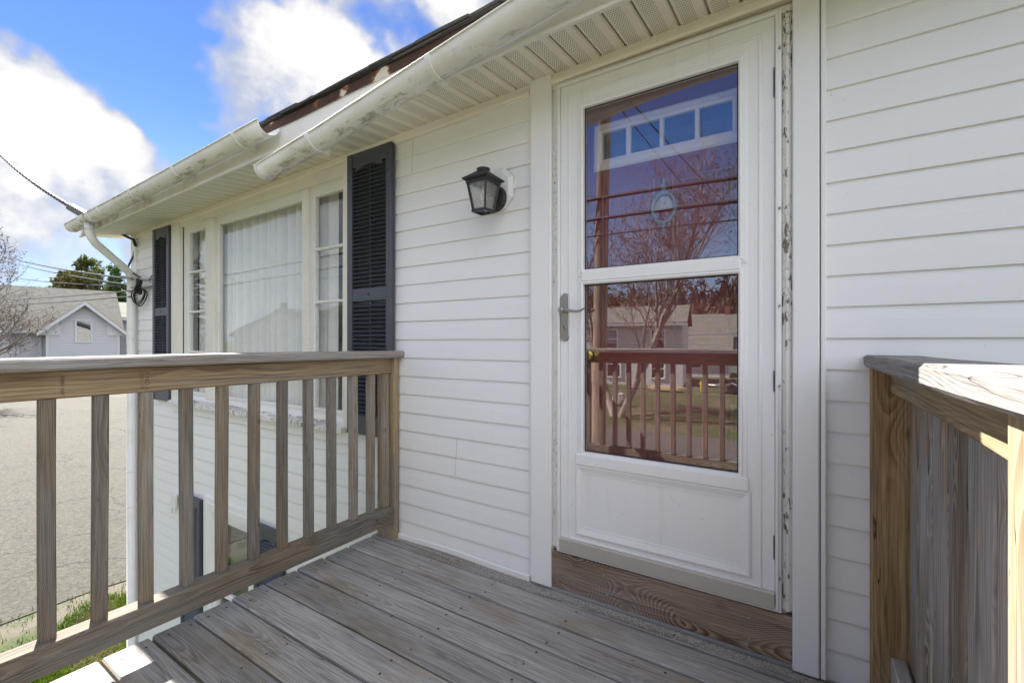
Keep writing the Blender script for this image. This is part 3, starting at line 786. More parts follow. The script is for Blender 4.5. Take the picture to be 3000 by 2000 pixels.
# ---- lower window
lw = MB(); lw.ring(-4.06, -3.57, -1.52, -.36, [(0, .03), (0, .0), (.02, -.004), (.022, -.010), (.045, -.012), (.047, -.020), (.07, -.022), (.074, -.030), (.13, -.032), (.134, -.028), (.172, -.028), (.172, 0)])
lowwin = lw.build('lower_window', 'vinyl_trim', house)
MB().box(-4.06, -3.57, .0, .03, -.965, -.925, .003).build('meeting_rail', 'vinyl_trim', lowwin)
MB().box(-4.0595, -3.5705, .012, .0145, -.924, -.3605).build('pane', 'window_glass', lowwin); MB().box(-4.0595, -3.5705, .018, .0205, -1.5195, -.966).build('pane', 'window_glass', lowwin)
MB().ext([(-.06, -1.70), (-.06, -1.68), (.02, -1.66), (.02, -1.70)], -4.23, -3.42, True).build('sill', 'vinyl_trim', lowwin)
MB().box(-4.1, -3.53, .125, .13, -1.6, -.3).build('blind', 'dark_room', lowwin)
mb = MB(); mb.box(-4.83, -4.74, -.045, -.019, -.40, -.27, .006); mb.box(-4.80, -4.77, -.06, -.045, -.44, -.38, .004); mb.build('utility_box', 'mount_white', house)

# ---- door surround
dl = MB().box(-1.052, -.947, -.040, -.0005, .012, zs(-1) - .0, .004).build('door_trim', 'vinyl_trim', house)
MB().box(-1.064, -1.0525, -.030, -.0006, .03, zs(-1), .003).build('siding_channel', 'vinyl_trim', house)
MB().box(-.039, .036, -.040, -.0005, .004, zs(0) - .0, .004).build('door_trim', 'vinyl_trim', house)
MB().box(.0395, .0545, -.036, -.0006, .004, zs(0), .003).build('siding_channel', 'vinyl_trim', house)
MB().ext([(-.0007, -.05), (-.034, -.05), (-.040, -.042), (-.040, -.026), (-.030, -.022), (-.030, -.002), (-.0007, -.002)], -.9465, -.0395, True, 1, zs).build('head_trim', 'soffit_cream', house)
bmL = MB(); bmL.box(-.9465, -.9075, -.026, .06, .19, 2.212, .005); bmL.box(-.928, -.913, -.031, -.0262, .19, 2.212, .002); bmL.build('brick_mould', 'peeling_paint', house)
bmR = MB(); bmR.box(-.0695, -.0395, -.026, .06, .19, 2.212, .005); bmR.box(-.060, -.047, -.031, -.0262, .19, 2.212, .002); bmR.build('brick_mould', 'peeling_paint_heavy', house)
MB().box(-.9465, -.0395, -.0265, .06, 2.2125, 2.238, .004).build('brick_mould', 'casing_cream', house)
mb = MB(); mb.box(-.906, -.8705, .03, .12, .185, 2.21); mb.box(-.1195, -.071, .03, .12, .185, 2.21); mb.box(-.87, -.12, .03, .12, 2.165, 2.21); mb.build('door_jamb', 'door_lite_white', house)
board('sill_board', 'sill_wood', house, (-.493, -.016, .097), X, Z, .905, .158, .034, .003, .0, 1)
mb = MB()
for sx in (-.84, -.70, -.42, -.18):
    for sz in (.06, .135): mb.lathe([(.004, -.0345), (.004, -.033)], 8, (sx + rnd.uniform(-.02, .02), 0, sz), 'y')
tag(mb.build('sill_screws', 'galv', house), kind='stuff')
MB().box(-.93, -.055, -.02, .12, .1785, .1895, .002).build('threshold', 'sweep_alum', house)

# ---- storm door
DX0, DX1 = -.9005, -.0905
gh = [(-.794, -.200, 1.402, 2.090), (-.794, -.200, .632, 1.342)]
sd = cells(MB(), [DX0, -.794, -.2, DX1], [.2505, .632, 1.342, 1.402, 2.09, 2.205], gh, -.034, -.004)
for h in gh: sd.ring(h[0], h[1], h[2], h[3], [(-.001, -.006), (-.001, -.040), (.005, -.044), (.010, -.043), (.014, -.038), (.024, -.037), (.028, -.0345)])
sd.ring(-.792, -.2, .315, .54, [(0, -.030), (0, -.036), (.010, -.037), (.030, -.043), (.036, -.041), (.040, -.0345)])
sd.ring(-.796, -.198, .318, 2.092, [(.058, -.0345), (.060, -.0375), (.066, -.038), (.070, -.0345)])
sd.box(-.826, -.168, -.0475, -.0345, .576, .624, .004)
sd.box(-.800, -.194, -.046, -.0345, 1.352, 1.394, .004)
storm = sd.build('storm_door', 'storm_white', house); storm['label'] = 'white full view storm door with nickel lever'
for h in gh:
    MB().box(h[0] + .0005, h[1] - .0005, -.0225, -.0185, h[2] + .0005, h[3] - .0005).build('glass_pane', 'storm_glass', storm)
    MB().ring(h[0] + .004, h[1] - .004, h[2] + .004, h[3] - .004, [(-.003, -.0235), (.0025, -.0245)]).build('glazing_seal', 'seal_dark', storm)
MB().ring(DX0 - .002, DX1 + .002, .2, 2.207, [(0, -.004), (0, -.042), (.003, -.046), (.008, -.046), (.009, -.036), (.018, -.034), (.0185, .0)]).build('door_frame', 'storm_white', storm)
mb = MB(); mb.ext([(-.005, .193), (-.046, .193), (-.050, .197), (-.050, .246), (-.044, .2502), (-.005, .2502)], DX0, DX1, True); mb.build('bottom_sweep', 'sweep_alum', storm)
mb = MB()
for (a, b) in ((1.93, 2.03), (.93, 1.0), (.36, .44)): mb.box(-.094, -.091, -.0385, -.0345, a, b)
mb.build('hinge_slot', 'seal_dark', storm)
mb = MB()
for (sx, zl) in ((-.0755, (2.09, 1.55, 1.22, .95, .30)), (-.9115, (2.0, 1.63, 1.21, .98, .75, .33))):
    for z in zl: mb.lathe([(.0035, -.0475 if sx > -.5 else -.037), (.0035, -.034)], 8, (sx, 0, z), 'y')
tag(mb.build('frame_screws', 'galv', storm), kind='stuff')
# lever handle
hx, hz = -.8775, 1.205
mb = MB(); n = 10; pts = [( .0205 * math.cos(math.pi * i / n), .083 + .0205 * math.sin(math.pi * i / n)) for i in range(n + 1)] + [(-.0205 * math.cos(math.pi * i / n), -.083 - .0205 * math.sin(math.pi * i / n)) for i in range(n + 1)]
for yy, kk in ((-.0345, 1.0), (-.041, 1.0), (-.0445, .86)): mb.v += [(hx + p[0] * kk, yy, hz + p[1] * (1 - (1 - kk) * .2)) for p in pts]
m_ = len(pts)
for j in range(2):
    for i in range(m_): i2 = (i + 1) % m_; mb.f.append((j * m_ + i, j * m_ + i2, j * m_ + m_ + i2, j * m_ + m_ + i))
mb.f.append(tuple(2 * m_ + i for i in range(m_)))
mb.build('handle_plate', 'satin_nickel', storm)
mb = MB(); mb.lathe([(.013, -.044), (.013, -.062), (.011, -.075), (.0125, -.086), (.009, -.089)], 16, (hx, 0, hz + .03), 'y')
mb.tube([(hx, -.075, hz + .03), (hx + .02, -.078, hz + .031), (hx + .045, -.078, hz + .024), (hx + .072, -.076, hz + .021), (hx + .093, -.074, hz + .026), (hx + .106, -.073, hz + .034)], [.009, .0085, .007, .006, .005, .0035], 10)
mb.build('lever', 'satin_nickel', storm, smooth=True)
mb = MB(); mb.lathe([(.012, -.044), (.012, -.049), (.0105, -.0515), (.0085, -.0505)], 18, (hx - .002, 0, hz - .045), 'y'); mb.build('lock_cylinder', 'satin_nickel', storm, smooth=False)
MB().box(hx - .0035, hx - .0005, -.0518, -.0508, hz - .051, hz - .039).build('keyhole', 'seal_dark', storm)

# ---- red front door behind it
fd = cells(MB(), [-.87, -.756, -.231, -.12], [.19, 1.893, 2.017, 2.165], [(-.756, -.231, 1.893, 2.017)], .082, .122)
for (a, b) in ((-.77, -.52), (-.47, -.22)):
    for (c, d) in ((.30, .92), (1.06, 1.78)): fd.ring(a + .03, b - .03, c + .03, d - .03, [(-.01, .079), (0, .077), (.008, .0815), (.016, .077), (.024, .0815)])
front = fd.build('front_door', 'red_door', house); front['label'] = 'dark red front door with a four-light window'
mb = MB(); mb.ring(-.757, -.230, 1.892, 2.018, [(-.004, .10), (-.004, .074), (.006, .070), (.016, .074), (.032, .076), (.040, .0818)])
for (a, b) in ((-.647, -.627), (-.506, -.490), (-.369, -.352)): mb.box(a, b, .072, .1, 1.889, 2.021, .003)
mb.build('window_frame', 'door_lite_white', front)
for (a, b) in ((-.753, -.6475), (-.6265, -.5065), (-.4895, -.3695), (-.3515, -.234)): MB().box(a, b, .088, .091, 1.8965, 2.0135).build('window_pane', 'lite_glass', front)
mb = MB(); mb.lathe([(.033, .081), (.033, .074), (.012, .070), (.012, .050), (.026, .044), (.030, .030), (.024, .018), (.008, .014)], 20, (-.802, 0, 1.04), 'y'); mb.build('door_knob', 'brass', front, smooth=True)
orn = empty('door_ornament', (-.488, .075, 1.54), 'pale blue oval ornament with finials hung on the red front door', 'ornament')
mb = MB(); n = 28
def ell(a, b, y): return [(-.488 + a * math.cos(2 * math.pi * i / n), y, 1.645 + b * math.sin(2 * math.pi * i / n)) for i in range(n)]
rings = [ell(.052, .068, .080), ell(.052, .068, .068), ell(.047, .062, .064), ell(.040, .054, .067), ell(.038, .052, .075)]
for r_ in rings: mb.v += r_
for j in range(4):
    for i in range(n): i2 = (i + 1) % n; mb.f.append((j * n + i, j * n + i2, j * n + n + i2, j * n + n + i))
mb.build('oval_frame', 'ornament_blue', orn, smooth=True)
mb = MB(); mb.v = [(-.488 + .037 * math.cos(math.pi * i / 14), .074, 1.638 + .054 * math.sin(math.pi * i / 14)) for i in range(15)] + [(-.488 + .037 * math.cos(math.pi * i / 14), .079, 1.638 + .054 * math.sin(math.pi * i / 14)) for i in range(15)]
mb.f = [tuple(range(15)), tuple(reversed(range(15, 30)))] + [(i, i + 1, i + 16, i + 15) for i in range(14)] + [(14, 0, 15, 29)]
mb.build('oval_plate', 'ornament_white', orn)
mb = MB(); mb.lathe([(.012, 1.712), (.009, 1.725), (.014, 1.735), (.006, 1.745), (.008, 1.752), (.001, 1.768)], 10, (-.488, .073, 0)); mb.lathe([(.001, 1.535), (.009, 1.55), (.004, 1.562), (.012, 1.572), (.008, 1.580)], 10, (-.488, .073, 0)); mb.build('finial', 'ornament_blue', orn, smooth=True)

# ---- wall lantern
LX, LY = -1.236, -.150
lan = empty('wall_lantern', (LX, -.02, 1.76), 'black square wall lantern with clear seeded glass on white octagonal block', 'lantern')
mb = MB(); pts = []
ow, oh, ch = .085, .088, .045; ocx, ocz = -1.252, 1.828
oc = [(-ow, -oh + ch), (-ow, oh - ch), (-ow + ch, oh), (ow - ch, oh), (ow, oh - ch), (ow, -oh + ch), (ow - ch, -oh), (-ow + ch, -oh)]
for yy, kk in ((-.012, 1.12), (-.026, 1.12), (-.040, .93)): mb.v += [(ocx + a * kk, yy, ocz + b * kk) for a, b in oc]
for j in range(2):
    for i in range(8): i2 = (i + 1) % 8; mb.f.append((j * 8 + i, j * 8 + i2, j * 8 + 8 + i2, j * 8 + 8 + i))
mb.f.append(tuple(range(16, 24))); mb.build('mounting_block', 'mount_white', lan)
MB().lathe([(.062, -.041), (.062, -.050), (.054, -.060), (.030, -.066), (.012, -.068)], 24, (LX - .006, 0, 1.775), 'y').build('backplate', 'lantern_black', lan)
MB().tube([(LX, -.06, 1.79), (LX, -.10, 1.80)], .012, 10).build('arm', 'lantern_black', lan)
def sq(h, z, b=0): return [(LX - h, LY - h, z), (LX + h, LY - h, z), (LX + h, LY + h, z), (LX - h, LY + h, z)]
def loft(rows, caps=True):
    mb = MB()
    for r_ in rows: mb.v += r_
    for j in range(len(rows) - 1):
        for i in range(4): i2 = (i + 1) % 4; mb.f.append((j * 4 + i, j * 4 + i2, j * 4 + 4 + i2, j * 4 + 4 + i))
    if caps: mb.f += [(3, 2, 1, 0), tuple((len(rows) - 1) * 4 + i for i in range(4))]
    return mb
mb = loft([sq(.060, 1.826), sq(.0695, 1.832), sq(.0695, 1.839), sq(.064, 1.842), sq(.030, 1.868), sq(.028, 1.871)]); mb.lathe([(.027, 1.866), (.028, 1.876), (.0285, 1.878), (.031, 1.881), (.031, 1.885), (.025, 1.887)], 20, (LX, LY, 0))
mb.build('lantern_roof', 'lantern_black', lan)
mb = MB(); T0, T1, B0 = 1.826, .056, .0365; ZB = 1.692
for (a, b) in ((-1, -1), (1, -1), (1, 1), (-1, 1)):
    mb.tube([(LX + a * (B0 - .004), LY + b * (B0 - .004), ZB + .003), (LX + a * (T1 - .004), LY + b * (T1 - .004), T0)], .0062, 4)
def sqring(h, z0, z1, t_):
    for (xa, xb, ya, yb) in ((-h, h, -h, -h + t_), (-h, h, h - t_, h), (-h, -h + t_, -h + t_, h - t_), (h - t_, h, -h + t_, h - t_)): mb.box(LX + xa, LX + xb, LY + ya, LY + yb, z0, z1)
sqring(B0 + .002, ZB - .006, ZB + .006, .010); sqring(T1 + .001, T0 - .012, T0, .010)
mb.box(LX - .004, LX + .004, LY - B0 + .008, LY + B0 - .008, ZB - .004, ZB + .001)
mb.build('lantern_frame', 'lantern_black', lan)
for (a, b) in ((0, -1), (1, 0), (0, 1), (-1, 0)):
    ti = 1 if a == 0 else -1; pr = []
    for h, z in ((B0 - .006, ZB + .004), (T1 - .006, T0 - .008)):
        for e in (-1, 1):
            for th in (0, .002): pr.append((LX + (a * (h - th) if a else e * (h - .001)), LY + (b * (h - th) if b else e * (h - .001)), z))
    MB().add(pr, [(0, 2, 6, 4), (1, 5, 7, 3), (0, 1, 3, 2), (4, 6, 7, 5), (0, 4, 5, 1), (2, 3, 7, 6)]).build('glass_pane', 'seeded_glass', lan)
mb = MB(); mb.lathe([(.012, 1.696), (.012, 1.722), (.009, 1.726)], 12, (LX, LY, 0)); mb.build('candle_sleeve', 'mount_white', lan)
mb = MB(); mb.lathe([(.007, 1.726), (.015, 1.745), (.017, 1.76), (.011, 1.785), (.003, 1.80)], 14, (LX, LY, 0)); mb.build('bulb', 'bulb', lan, smooth=True)

# ------------------------------------------------------------------ gutters and downspout
def half_round(name, root, pts, r, material, n=12, th=.003):
    mb = MB(); k = 13; P = [Vector(p) for p in pts]
    def row(p, rr): return [(p.x, p.y - rr * math.cos(math.pi * j / (k - 1)), p.z - rr * math.sin(math.pi * j / (k - 1))) for j in range(k)]
    rows = []
    for i in range(len(P) - 1):
        m = max(1, int((P[i + 1] - P[i]).length / .25))
        for q in range(m): rows.append(P[i].lerp(P[i + 1], q / m))
    rows.append(P[-1])
    for p in rows: mb.v += row(p, r) + row(p, r - th)
    s_ = 2 * k
    for i in range(len(rows) - 1):
        for j in range(k - 1):
            mb.f.append((i * s_ + j, i * s_ + j + 1, (i + 1) * s_ + j + 1, (i + 1) * s_ + j)); mb.f.append((i * s_ + k + j + 1, i * s_ + k + j, (i + 1) * s_ + k + j, (i + 1) * s_ + k + j + 1))
        for j in (0, k - 1): mb.f.append((i * s_ + j, i * s_ + k + j, (i + 1) * s_ + k + j, (i + 1) * s_ + j))
    for i in (0, len(rows) - 1):
        for j in range(k - 1): mb.f.append((i * s_ + j, i * s_ + j + 1, i * s_ + k + j + 1, i * s_ + k + j))
    for p, q in zip(rows, rows[1:]): pass
    ob = mb.build(name, material, root, smooth=True)
    rim = MB(); rim.tube([p + Vector((0, -r - .001, .002)) for p in rows], .005, 6); rim.build('rolled_rim', material, root, smooth=True)
    return rows
def bracket(root, p, r, back=None, material='gutter_paint'):
    mb = MB(); k = 13; rr = r + .0075
    for dx_ in (-.014, .014):
        for R_ in (r + .0005, rr):
            mb.v += [(p[0] + dx_, p[1] - R_ * math.cos(math.pi * j / (k - 1)), p[2] - R_ * math.sin(math.pi * j / (k - 1))) for j in range(k)]
    for j in range(k - 1):
        a, b, c, d = j, k + j, 2 * k + j, 3 * k + j
        mb.f += [(a, a + 1, c + 1, c), (b, d, d + 1, b + 1), (a, b, b + 1, a + 1), (c, c + 1, d + 1, d)]
    if back is not None:
        mb.add([(p[0] - .01, p[1] + .02, p[2] - r * .96), (p[0] + .01, p[1] + .02, p[2] - r * .96), (p[0] + .01, back, p[2] - r - .008), (p[0] - .01, back, p[2] - r - .008), (p[0] - .01, back, p[2] - .012), (p[0] + .01, back, p[2] - .012), (p[0] + .01, p[1] + r, p[2] - .012), (p[0] - .01, p[1] + r, p[2] - .012)],
               [(0, 1, 2, 3), (3, 2, 5, 4), (1, 6, 5, 2), (0, 3, 4, 7), (0, 7, 6, 1)])
    mb.build('gutter_bracket', material, root)
GR = .062; GY = FY - .02 - GR - .002
def gz(x): return 2.318 + .026 * (x + 2.54)
gut = empty('rain_gutter', (-4.2, GY, 2.2), 'long half-round white gutter under the roof edge at the house corner', 'gutter', 'gutter sections along the eave')
half_round('gutter_trough', gut, [(-6.02, GY, gz(-6.02)), (-4.2, GY, gz(-4.2) - .004), (-2.53, GY, gz(-2.53))], GR, 'gutter_paint')
for bx in (-2.80, -3.62, -4.38, -5.10, -5.36): bracket(gut, (bx, GY, gz(bx)), GR, FY - .019)
mb = MB(); k = 13
mb.v = [(-6.024, GY - GR * math.cos(math.pi * j / 12), gz(-6) - GR * math.sin(math.pi * j / 12)) for j in range(13)] + [(-6.016, GY - GR * math.cos(math.pi * j / 12), gz(-6) - GR * math.sin(math.pi * j / 12)) for j in range(13)]
mb.f = [tuple(range(13)), tuple(reversed(range(13, 26)))] + [(j, j + 1, j + 14, j + 13) for j in range(12)]; mb.build('end_cap', 'gutter_paint', gut)
mb = MB()                                                       # outlet sleeve
for xx in (-5.62, -5.46): mb.v += [(xx, GY - (GR + .006) * math.cos(math.pi * j / 12), gz(-5.5) + .003 - (GR + .006) * math.sin(math.pi * j / 12)) for j in range(13)]
mb.f = [(j, j + 1, j + 14, j + 13) for j in range(12)]; mb.lathe([(.037, gz(-5.5) - GR - .045), (.037, gz(-5.5) - GR + .02)], 16, (-5.53, GY, 0)); mb.build('outlet', 'gutter_paint', gut, smooth=True)

HG = [(-2.57, -.417, 2.072), (-2.0, -.417, 2.138), (-1.5, -.417, 2.208), (-1.0, -.417, 2.278), (-.7, -.417, 2.320), (.3, -.417, 2.392), (4.4, -.417, 2.415)]
hg = empty('hanging_gutter', (-1.5, -.45, 2.1), 'stained half-round gutter section sagging loose below the fascia over the door', 'gutter', 'gutter sections along the eave')
half_round('gutter_trough', hg, HG, GR, 'gutter_paint_dirty')
def hgp(x):
    for a, b in zip(HG, HG[1:]):
        if a[0] <= x <= b[0]: t_ = (x - a[0]) / (b[0] - a[0]); return tuple(a[i] + (b[i] - a[i]) * t_ for i in range(3))
for bx in (-2.08, -1.27, -.35, .6, 1.6, 2.8): bracket(hg, hgp(bx), GR, -.354, 'gutter_paint_dirty')
mb = MB()
for xx, rr in ((-2.575, GR + .001), (-2.545, GR + .005)): mb.v += [(xx, -.417 - rr * math.cos(math.pi * j / 12), 2.072 - rr * math.sin(math.pi * j / 12)) for j in range(13)]
mb.f = [tuple(range(13))] + [(j, j + 1, j + 14, j + 13) for j in range(12)]; mb.build('end_cap', 'gutter_paint_dirty', hg)

dsp = empty('downspout', (-5.66, -.06, GZ), 'round white downspout elbowing from gutter to the house corner', 'downspout')
pth = [(-5.53, GY, gz(-5.5) - GR - .02), (-5.53, GY, 2.10), (-5.535, GY + .015, 2.06), (-5.55, GY + .05, 2.01), (-5.655, -.10, 1.80), (-5.668, -.074, 1.755), (-5.67, -.068, 1.69), (-5.67, -.068, GZ + .12)]
MB().tube(pth, .0345, 16).build('pipe', 'gutter_paint', dsp, smooth=True)
for z in (1.66, .9, -.2, -.55): MB().tube([(-5.67, -.068, z), (-5.67, -.068, z + .012)], .0372, 16).build('pipe_joint', 'gutter_paint', dsp)
mb = MB(); mb.tube([(-5.67, -.068, GZ + .14), (-5.67, -.09, GZ + .08), (-5.67, -.25, GZ + .04)], .036, 14); mb.build('foot_elbow', 'gutter_paint', dsp, smooth=True)

# ------------------------------------------------------------------ deck
def unp(u, v, s):
    t = (u - 1500) / 1333
    return Vector((s * (-math.sin(YAW) + t * math.cos(YAW)), CAM.y + s * (math.cos(YAW) + t * math.sin(YAW)), CAM.z + (1000 - v) * s / 1333))
deck = empty('wooden_deck', (-.9, -1.1, GZ), 'raised deck of weathered grey wooden boards outside the door', 'deck')
edges = [-.020, -.094, -.243, -.390, -.538, -.689, -.838, -.987, -1.127, -1.274, -1.421, -1.568, -1.716, -1.864, -2.011, -2.150]
dboards = []
for i in range(len(edges) - 1):
    a, b = edges[i] - (.0045 if i else 0), edges[i + 1] + .0045
    xl = -2.075 + .0025 * i + rnd.uniform(-.007, .007); xr = .335 + rnd.uniform(-.006, .006)
    board('deck_board', 'deck_wood', deck, ((xl + xr) / 2, (a + b) / 2, -.016 + rnd.uniform(-.0012, .0012)), X, Y, xr - xl, a - b, .032, .0055, .0014, 10)
mb = MB()
for i in range(len(edges) - 1):
    for jx in (-2.0, -1.6, -1.2, -.8, -.4, 0.0, .28):
        for f in ((.25, .75) if i else (.5,)):
            cx, cy = jx + rnd.uniform(-.018, .018), edges[i] + (edges[i + 1] - edges[i]) * (f + rnd.uniform(-.06, .06))
            r_ = rnd.uniform(.0040, .0056)
            mb.add([(cx + r_ * math.cos(q * math.pi / 3.5), cy + r_ * math.sin(q * math.pi / 3.5), .0012) for q in range(7)], [tuple(range(7))])
tag(mb.build('nail_heads', 'screw_rust', deck), kind='stuff')
for yy in (-.30, -.90, -1.5, -2.09): board('joist', 'under_wood', deck, (-.86, yy, -.125), X, Z, 2.34, .184, .038, .003)
for xx in (-2.03, .29): board('rim_joist', 'under_wood', deck, (xx, -1.10, -.126), Y, Z, 2.0, .184, .038, .003)
for (xx, yy) in ((-1.96, -2.03), (.23, -2.03), (-.86, -2.03)): board('support_post', 'under_wood', deck, (xx, yy, (GZ - .22) / 2), Z, Y, -.22 - GZ, .089, .089, .004)
stairs = empty('deck_stairs', (.4, -1.66, GZ), 'plain wooden stairs down from the open side of the deck', 'stairs')
for i in range(10): board('tread', 'deck_wood', stairs, (.36 + .25 * i + .13, -1.66, -.19 * (i + 1) - .016), Y, NX, .78, .265, .036, .004, share='tread')
for yy in (-1.25, -2.07):
    board('stringer', 'under_wood', stairs, (1.62, yy, -1.24), Vector((.797, 0, -.604)), Vector((.604, 0, .797)), 3.2, .235, .038, .003)
# grit swept against the wall
mb = MB()
for i in range(4200):
    t_ = rnd.random()
    x = -1.95 + 2.0 * t_; spread = .012 + .030 * math.exp(-((x + 1.25) / .35) ** 2) + .012 * math.exp(-((x + .4) / .4) ** 2)
    if -1.05 < x < -.94: base = -.045
    elif -.94 <= x < -.04: base = -.035
    elif x >= -.04: base = -.044
    else: base = -.022
    y = base - abs(rnd.gauss(0, spread)); r_ = rnd.uniform(.0010, .0032)
    mb.add([(x - r_, y - r_ * .7, .0006), (x + r_, y - r_ * .5, .0006), (x, y + r_, .0006), (x + rnd.uniform(-.3, .3) * r_, y, r_ * 1.5)], [(0, 1, 3), (1, 2, 3), (2, 0, 3)])
tag(mb.build('sand_and_grit', 'debris'), 'fine grey sand and grit gathered along the foot of the wall', 'debris', kind='stuff')
MB().ext([(-.018, .0), (-.0265, .0), (-.0265, .024), (-.022, .028), (-.018, .028)], -1.92, -1.066, True, 8, lambda x: .004 * math.sin(x * 7) + .003).build('base_flashing', 'vinyl_trim', house)

# ------------------------------------------------------------------ railings
def rz_(a): return Matrix.Rotation(a, 3, 'Z')
rl = empty('deck_railing', (-1.96, -1.05, 0), 'tan wooden railing with square balusters in front of the picture window', 'railing', 'deck railings')
board('cap_rail', 'cap_wood', rl, (-1.960, -1.075, 1.031), Y, NX, 2.19, .142, .038, .007, .003, 14)
tr = board('top_rail', 'new_wood', rl, (-1.961, -1.083, .967), Y, Z, 2.05, .088, .038, .004, .0008, 6)
board('bottom_rail', 'rail_wood', rl, (-1.950, -1.083, .1425), Y, Z, 2.05, .089, .070, .004, .0012, 6)
yb = [-.088, -.185, -.298, -.425] + [-.5495 - .1247 * i for i in range(12)]
for i, y in enumerate(yb): board('baluster', 'rail_wood', rl, (-1.9600, y, .5550), Z, NX if i % 2 else Y, .735, .037, .037, .003, .0016, 5)
board('wall_post', 'new_wood', rl, (-1.990, -.0375, .497), Z, X, 1.028, .140, .038, .004)
rr_ = empty('deck_railing', (.22, -.65, 0), 'privacy railing of close grey vertical boards beside the door', 'railing', 'deck railings')
tl = Matrix.Rotation(-.012, 3, 'X')
board('cap_rail', 'cap_wood', rr_, (.2215, -.665, 1.045), Y, NX, 1.31, .142, .038, .007, .0024, 12, tilt=tl)
board('top_rail', 'new_wood', rr_, (.233, -.604, .981), Y, Z, 1.092, .074, .038, .005, .003, 8)
board('bottom_rail', 'picket_wood', rr_, (.232, -.604, .112), Y, Z, 1.092, .089, .038, .005, .001, 4)
board('wall_post', 'post_wood', rr_, (.236, -.0375, .507), Z, X, 1.022, .140, .038, .004)
y = -.062
for i in range(8):
    w_ = (.142, .128, .146, .135, .14, .145, .138, .14)[i]
    board('picket', 'picket_wood', rr_, (.266 + rnd.uniform(-.004, .004), y - w_ / 2, .40), Z, Y, 1.24, w_, .020, .004, .002, 6); y -= w_ + .004
board('near_post', 'new_wood', rr_, (.2165, -1.1975, .36), Z, Y, 1.335, .089, .089, .005)
rf_ = empty('deck_railing', (-.85, -2.11, 0), 'front deck railing seen mirrored in the storm door glass', 'railing', 'deck railings')
board('cap_rail', 'cap_wood', rf_, (-.87, -2.115, 1.019), X, Y, 2.36, .142, .038, .007, .004, 14)
board('top_rail', 'new_wood', rf_, (-.87, -2.115, .955), X, Z, 2.09, .088, .038, .004, .001, 5)
board('bottom_rail', 'rail_wood', rf_, (-.87, -2.115, .131), X, Z, 2.09, .089, .038, .005, .001, 5)
for i in range(16): board('baluster', 'rail_wood', rf_, (-1.80 + .1247 * i, -2.112, .543), Z, Y, .735, .037, .037, .003, .0016, 5)
for xx in (-1.962, .22): board('corner_post', 'new_wood', rf_, (xx, -2.115, .386), Z, Y, 1.226, .089, .089, .004)
# ink stamps on the top rail
def stamp(txt, u, v0, v1, size, parent):
    cu = bpy.data.curves.new('stamp', 'FONT'); cu.body = txt; cu.size = size; cu.extrude = 0.0
    o = bpy.data.objects.new('stamp', cu); COL.objects.link(o)
    me = bpy.data.meshes.new_from_object(o.evaluated_get(bpy.context.evaluated_depsgraph_get())); bpy.data.objects.remove(o)
    me.materials.clear(); me.materials.append(MATS['stamp_ink'])
    t = (u - 1500) / 1333; a, b = -math.sin(YAW) + t * math.cos(YAW), math.cos(YAW) + t * math.sin(YAW)
    s_ = -1.9412 / a; y = CAM.y + s_ * b; z0 = CAM.z + (1000 - v0) * s_ / 1333; z1 = CAM.z + (1000 - v1) * s_ / 1333
    w_ = max(p.co.x for p in me.vertices); k_ = (z0 - z1) / w_
    ob = bpy.data.objects.new('ink_stamp', me); COL.objects.link(ob); ob.parent = parent
    W = Matrix.Translation((-1.9408, y, z0)) @ Matrix(((0, 0, 1), (0, 1, 0), (-1, 0, 0))).to_4x4() @ Matrix.Diagonal((k_, k_ * .9, 1, 1))
    pw_ = Matrix.Translation(Vector(parent.matrix_basis.translation) + Vector(rl['_o'])) @ parent.matrix_basis.to_3x3().to_4x4()
    ob.matrix_basis = pw_.inverted() @ W
stamp('II NO.1', 425, 1088, 1138, .012, tr); stamp('122 . 19', 410, 1088, 1138, .012, tr); stamp('00801 047', 177, 1100, 1158, .012, tr)

# ------------------------------------------------------------------ cables
def sagline(a, b, sag, n=14):
    a, b = Vector(a), Vector(b); return [a.lerp(b, i / n) - Vector((0, 0, sag * 4 * (i / n) * (1 - i / n))) for i in range(n + 1)]
def cable(name, pts, r, label, m='cable_black', n=6, group=None):
    return tag(MB().tube(pts, r, n).build(name, m, smooth=True), label, 'cable', group)
sv = empty('service_cable', (-5.9, -.2, 2.2), 'thick twisted power cable with grey sleeve running to the roof corner', 'cable')
A_, B_ = unp(201, 603, 5.2), unp(0, 462, 7.9); d_ = (B_ - A_)
far = A_ + d_ * 7 + Vector((0, 0, 2.4))
base_pts = [A_ + d_ * k_ + Vector((0, 0, .05 * k_ * k_ - .10 * math.sin(min(k_, 1) * math.pi) * .35)) for k_ in (0, .12, .25, .4, .6, .8, 1, 1.4, 2, 3, 5, 7)]
mb = MB()
for ph in range(3):
    pts = []
    for i in range(90):
        f = i / 89 * (len(base_pts) - 1); j = min(int(f), len(base_pts) - 2); p = base_pts[j].lerp(base_pts[j + 1], f - j); an = i * 1.1 + ph * 2.094
        pts.append(p + Vector((0, math.cos(an) * .013, math.sin(an) * .013)))
    mb.tube(pts, .0125, 5)
mb.build('twisted_wires', 'cable_black', sv, smooth=True)
C_ = unp(322, 671, 4.72)
mb = MB(); a, b = A_, C_; ax = (b - a).normalized(); sd_ = ax.cross(Vector((0, 0, 1))).normalized(); up_ = sd_.cross(ax)
for p, k_ in ((a, .7), (a.lerp(b, .04), 1), (a.lerp(b, .96), 1.1), (b, .9)): mb.v += [tuple(p + sd_ * e * .030 * k_ + up_ * f * .034 * k_) for e, f in ((-1, -1), (1, -1), (1, 1), (-1, 1))]
for j in range(3):
    for i in range(4): i2 = (i + 1) % 4; mb.f.append((j * 4 + i, j * 4 + i2, j * 4 + 4 + i2, j * 4 + 4 + i))
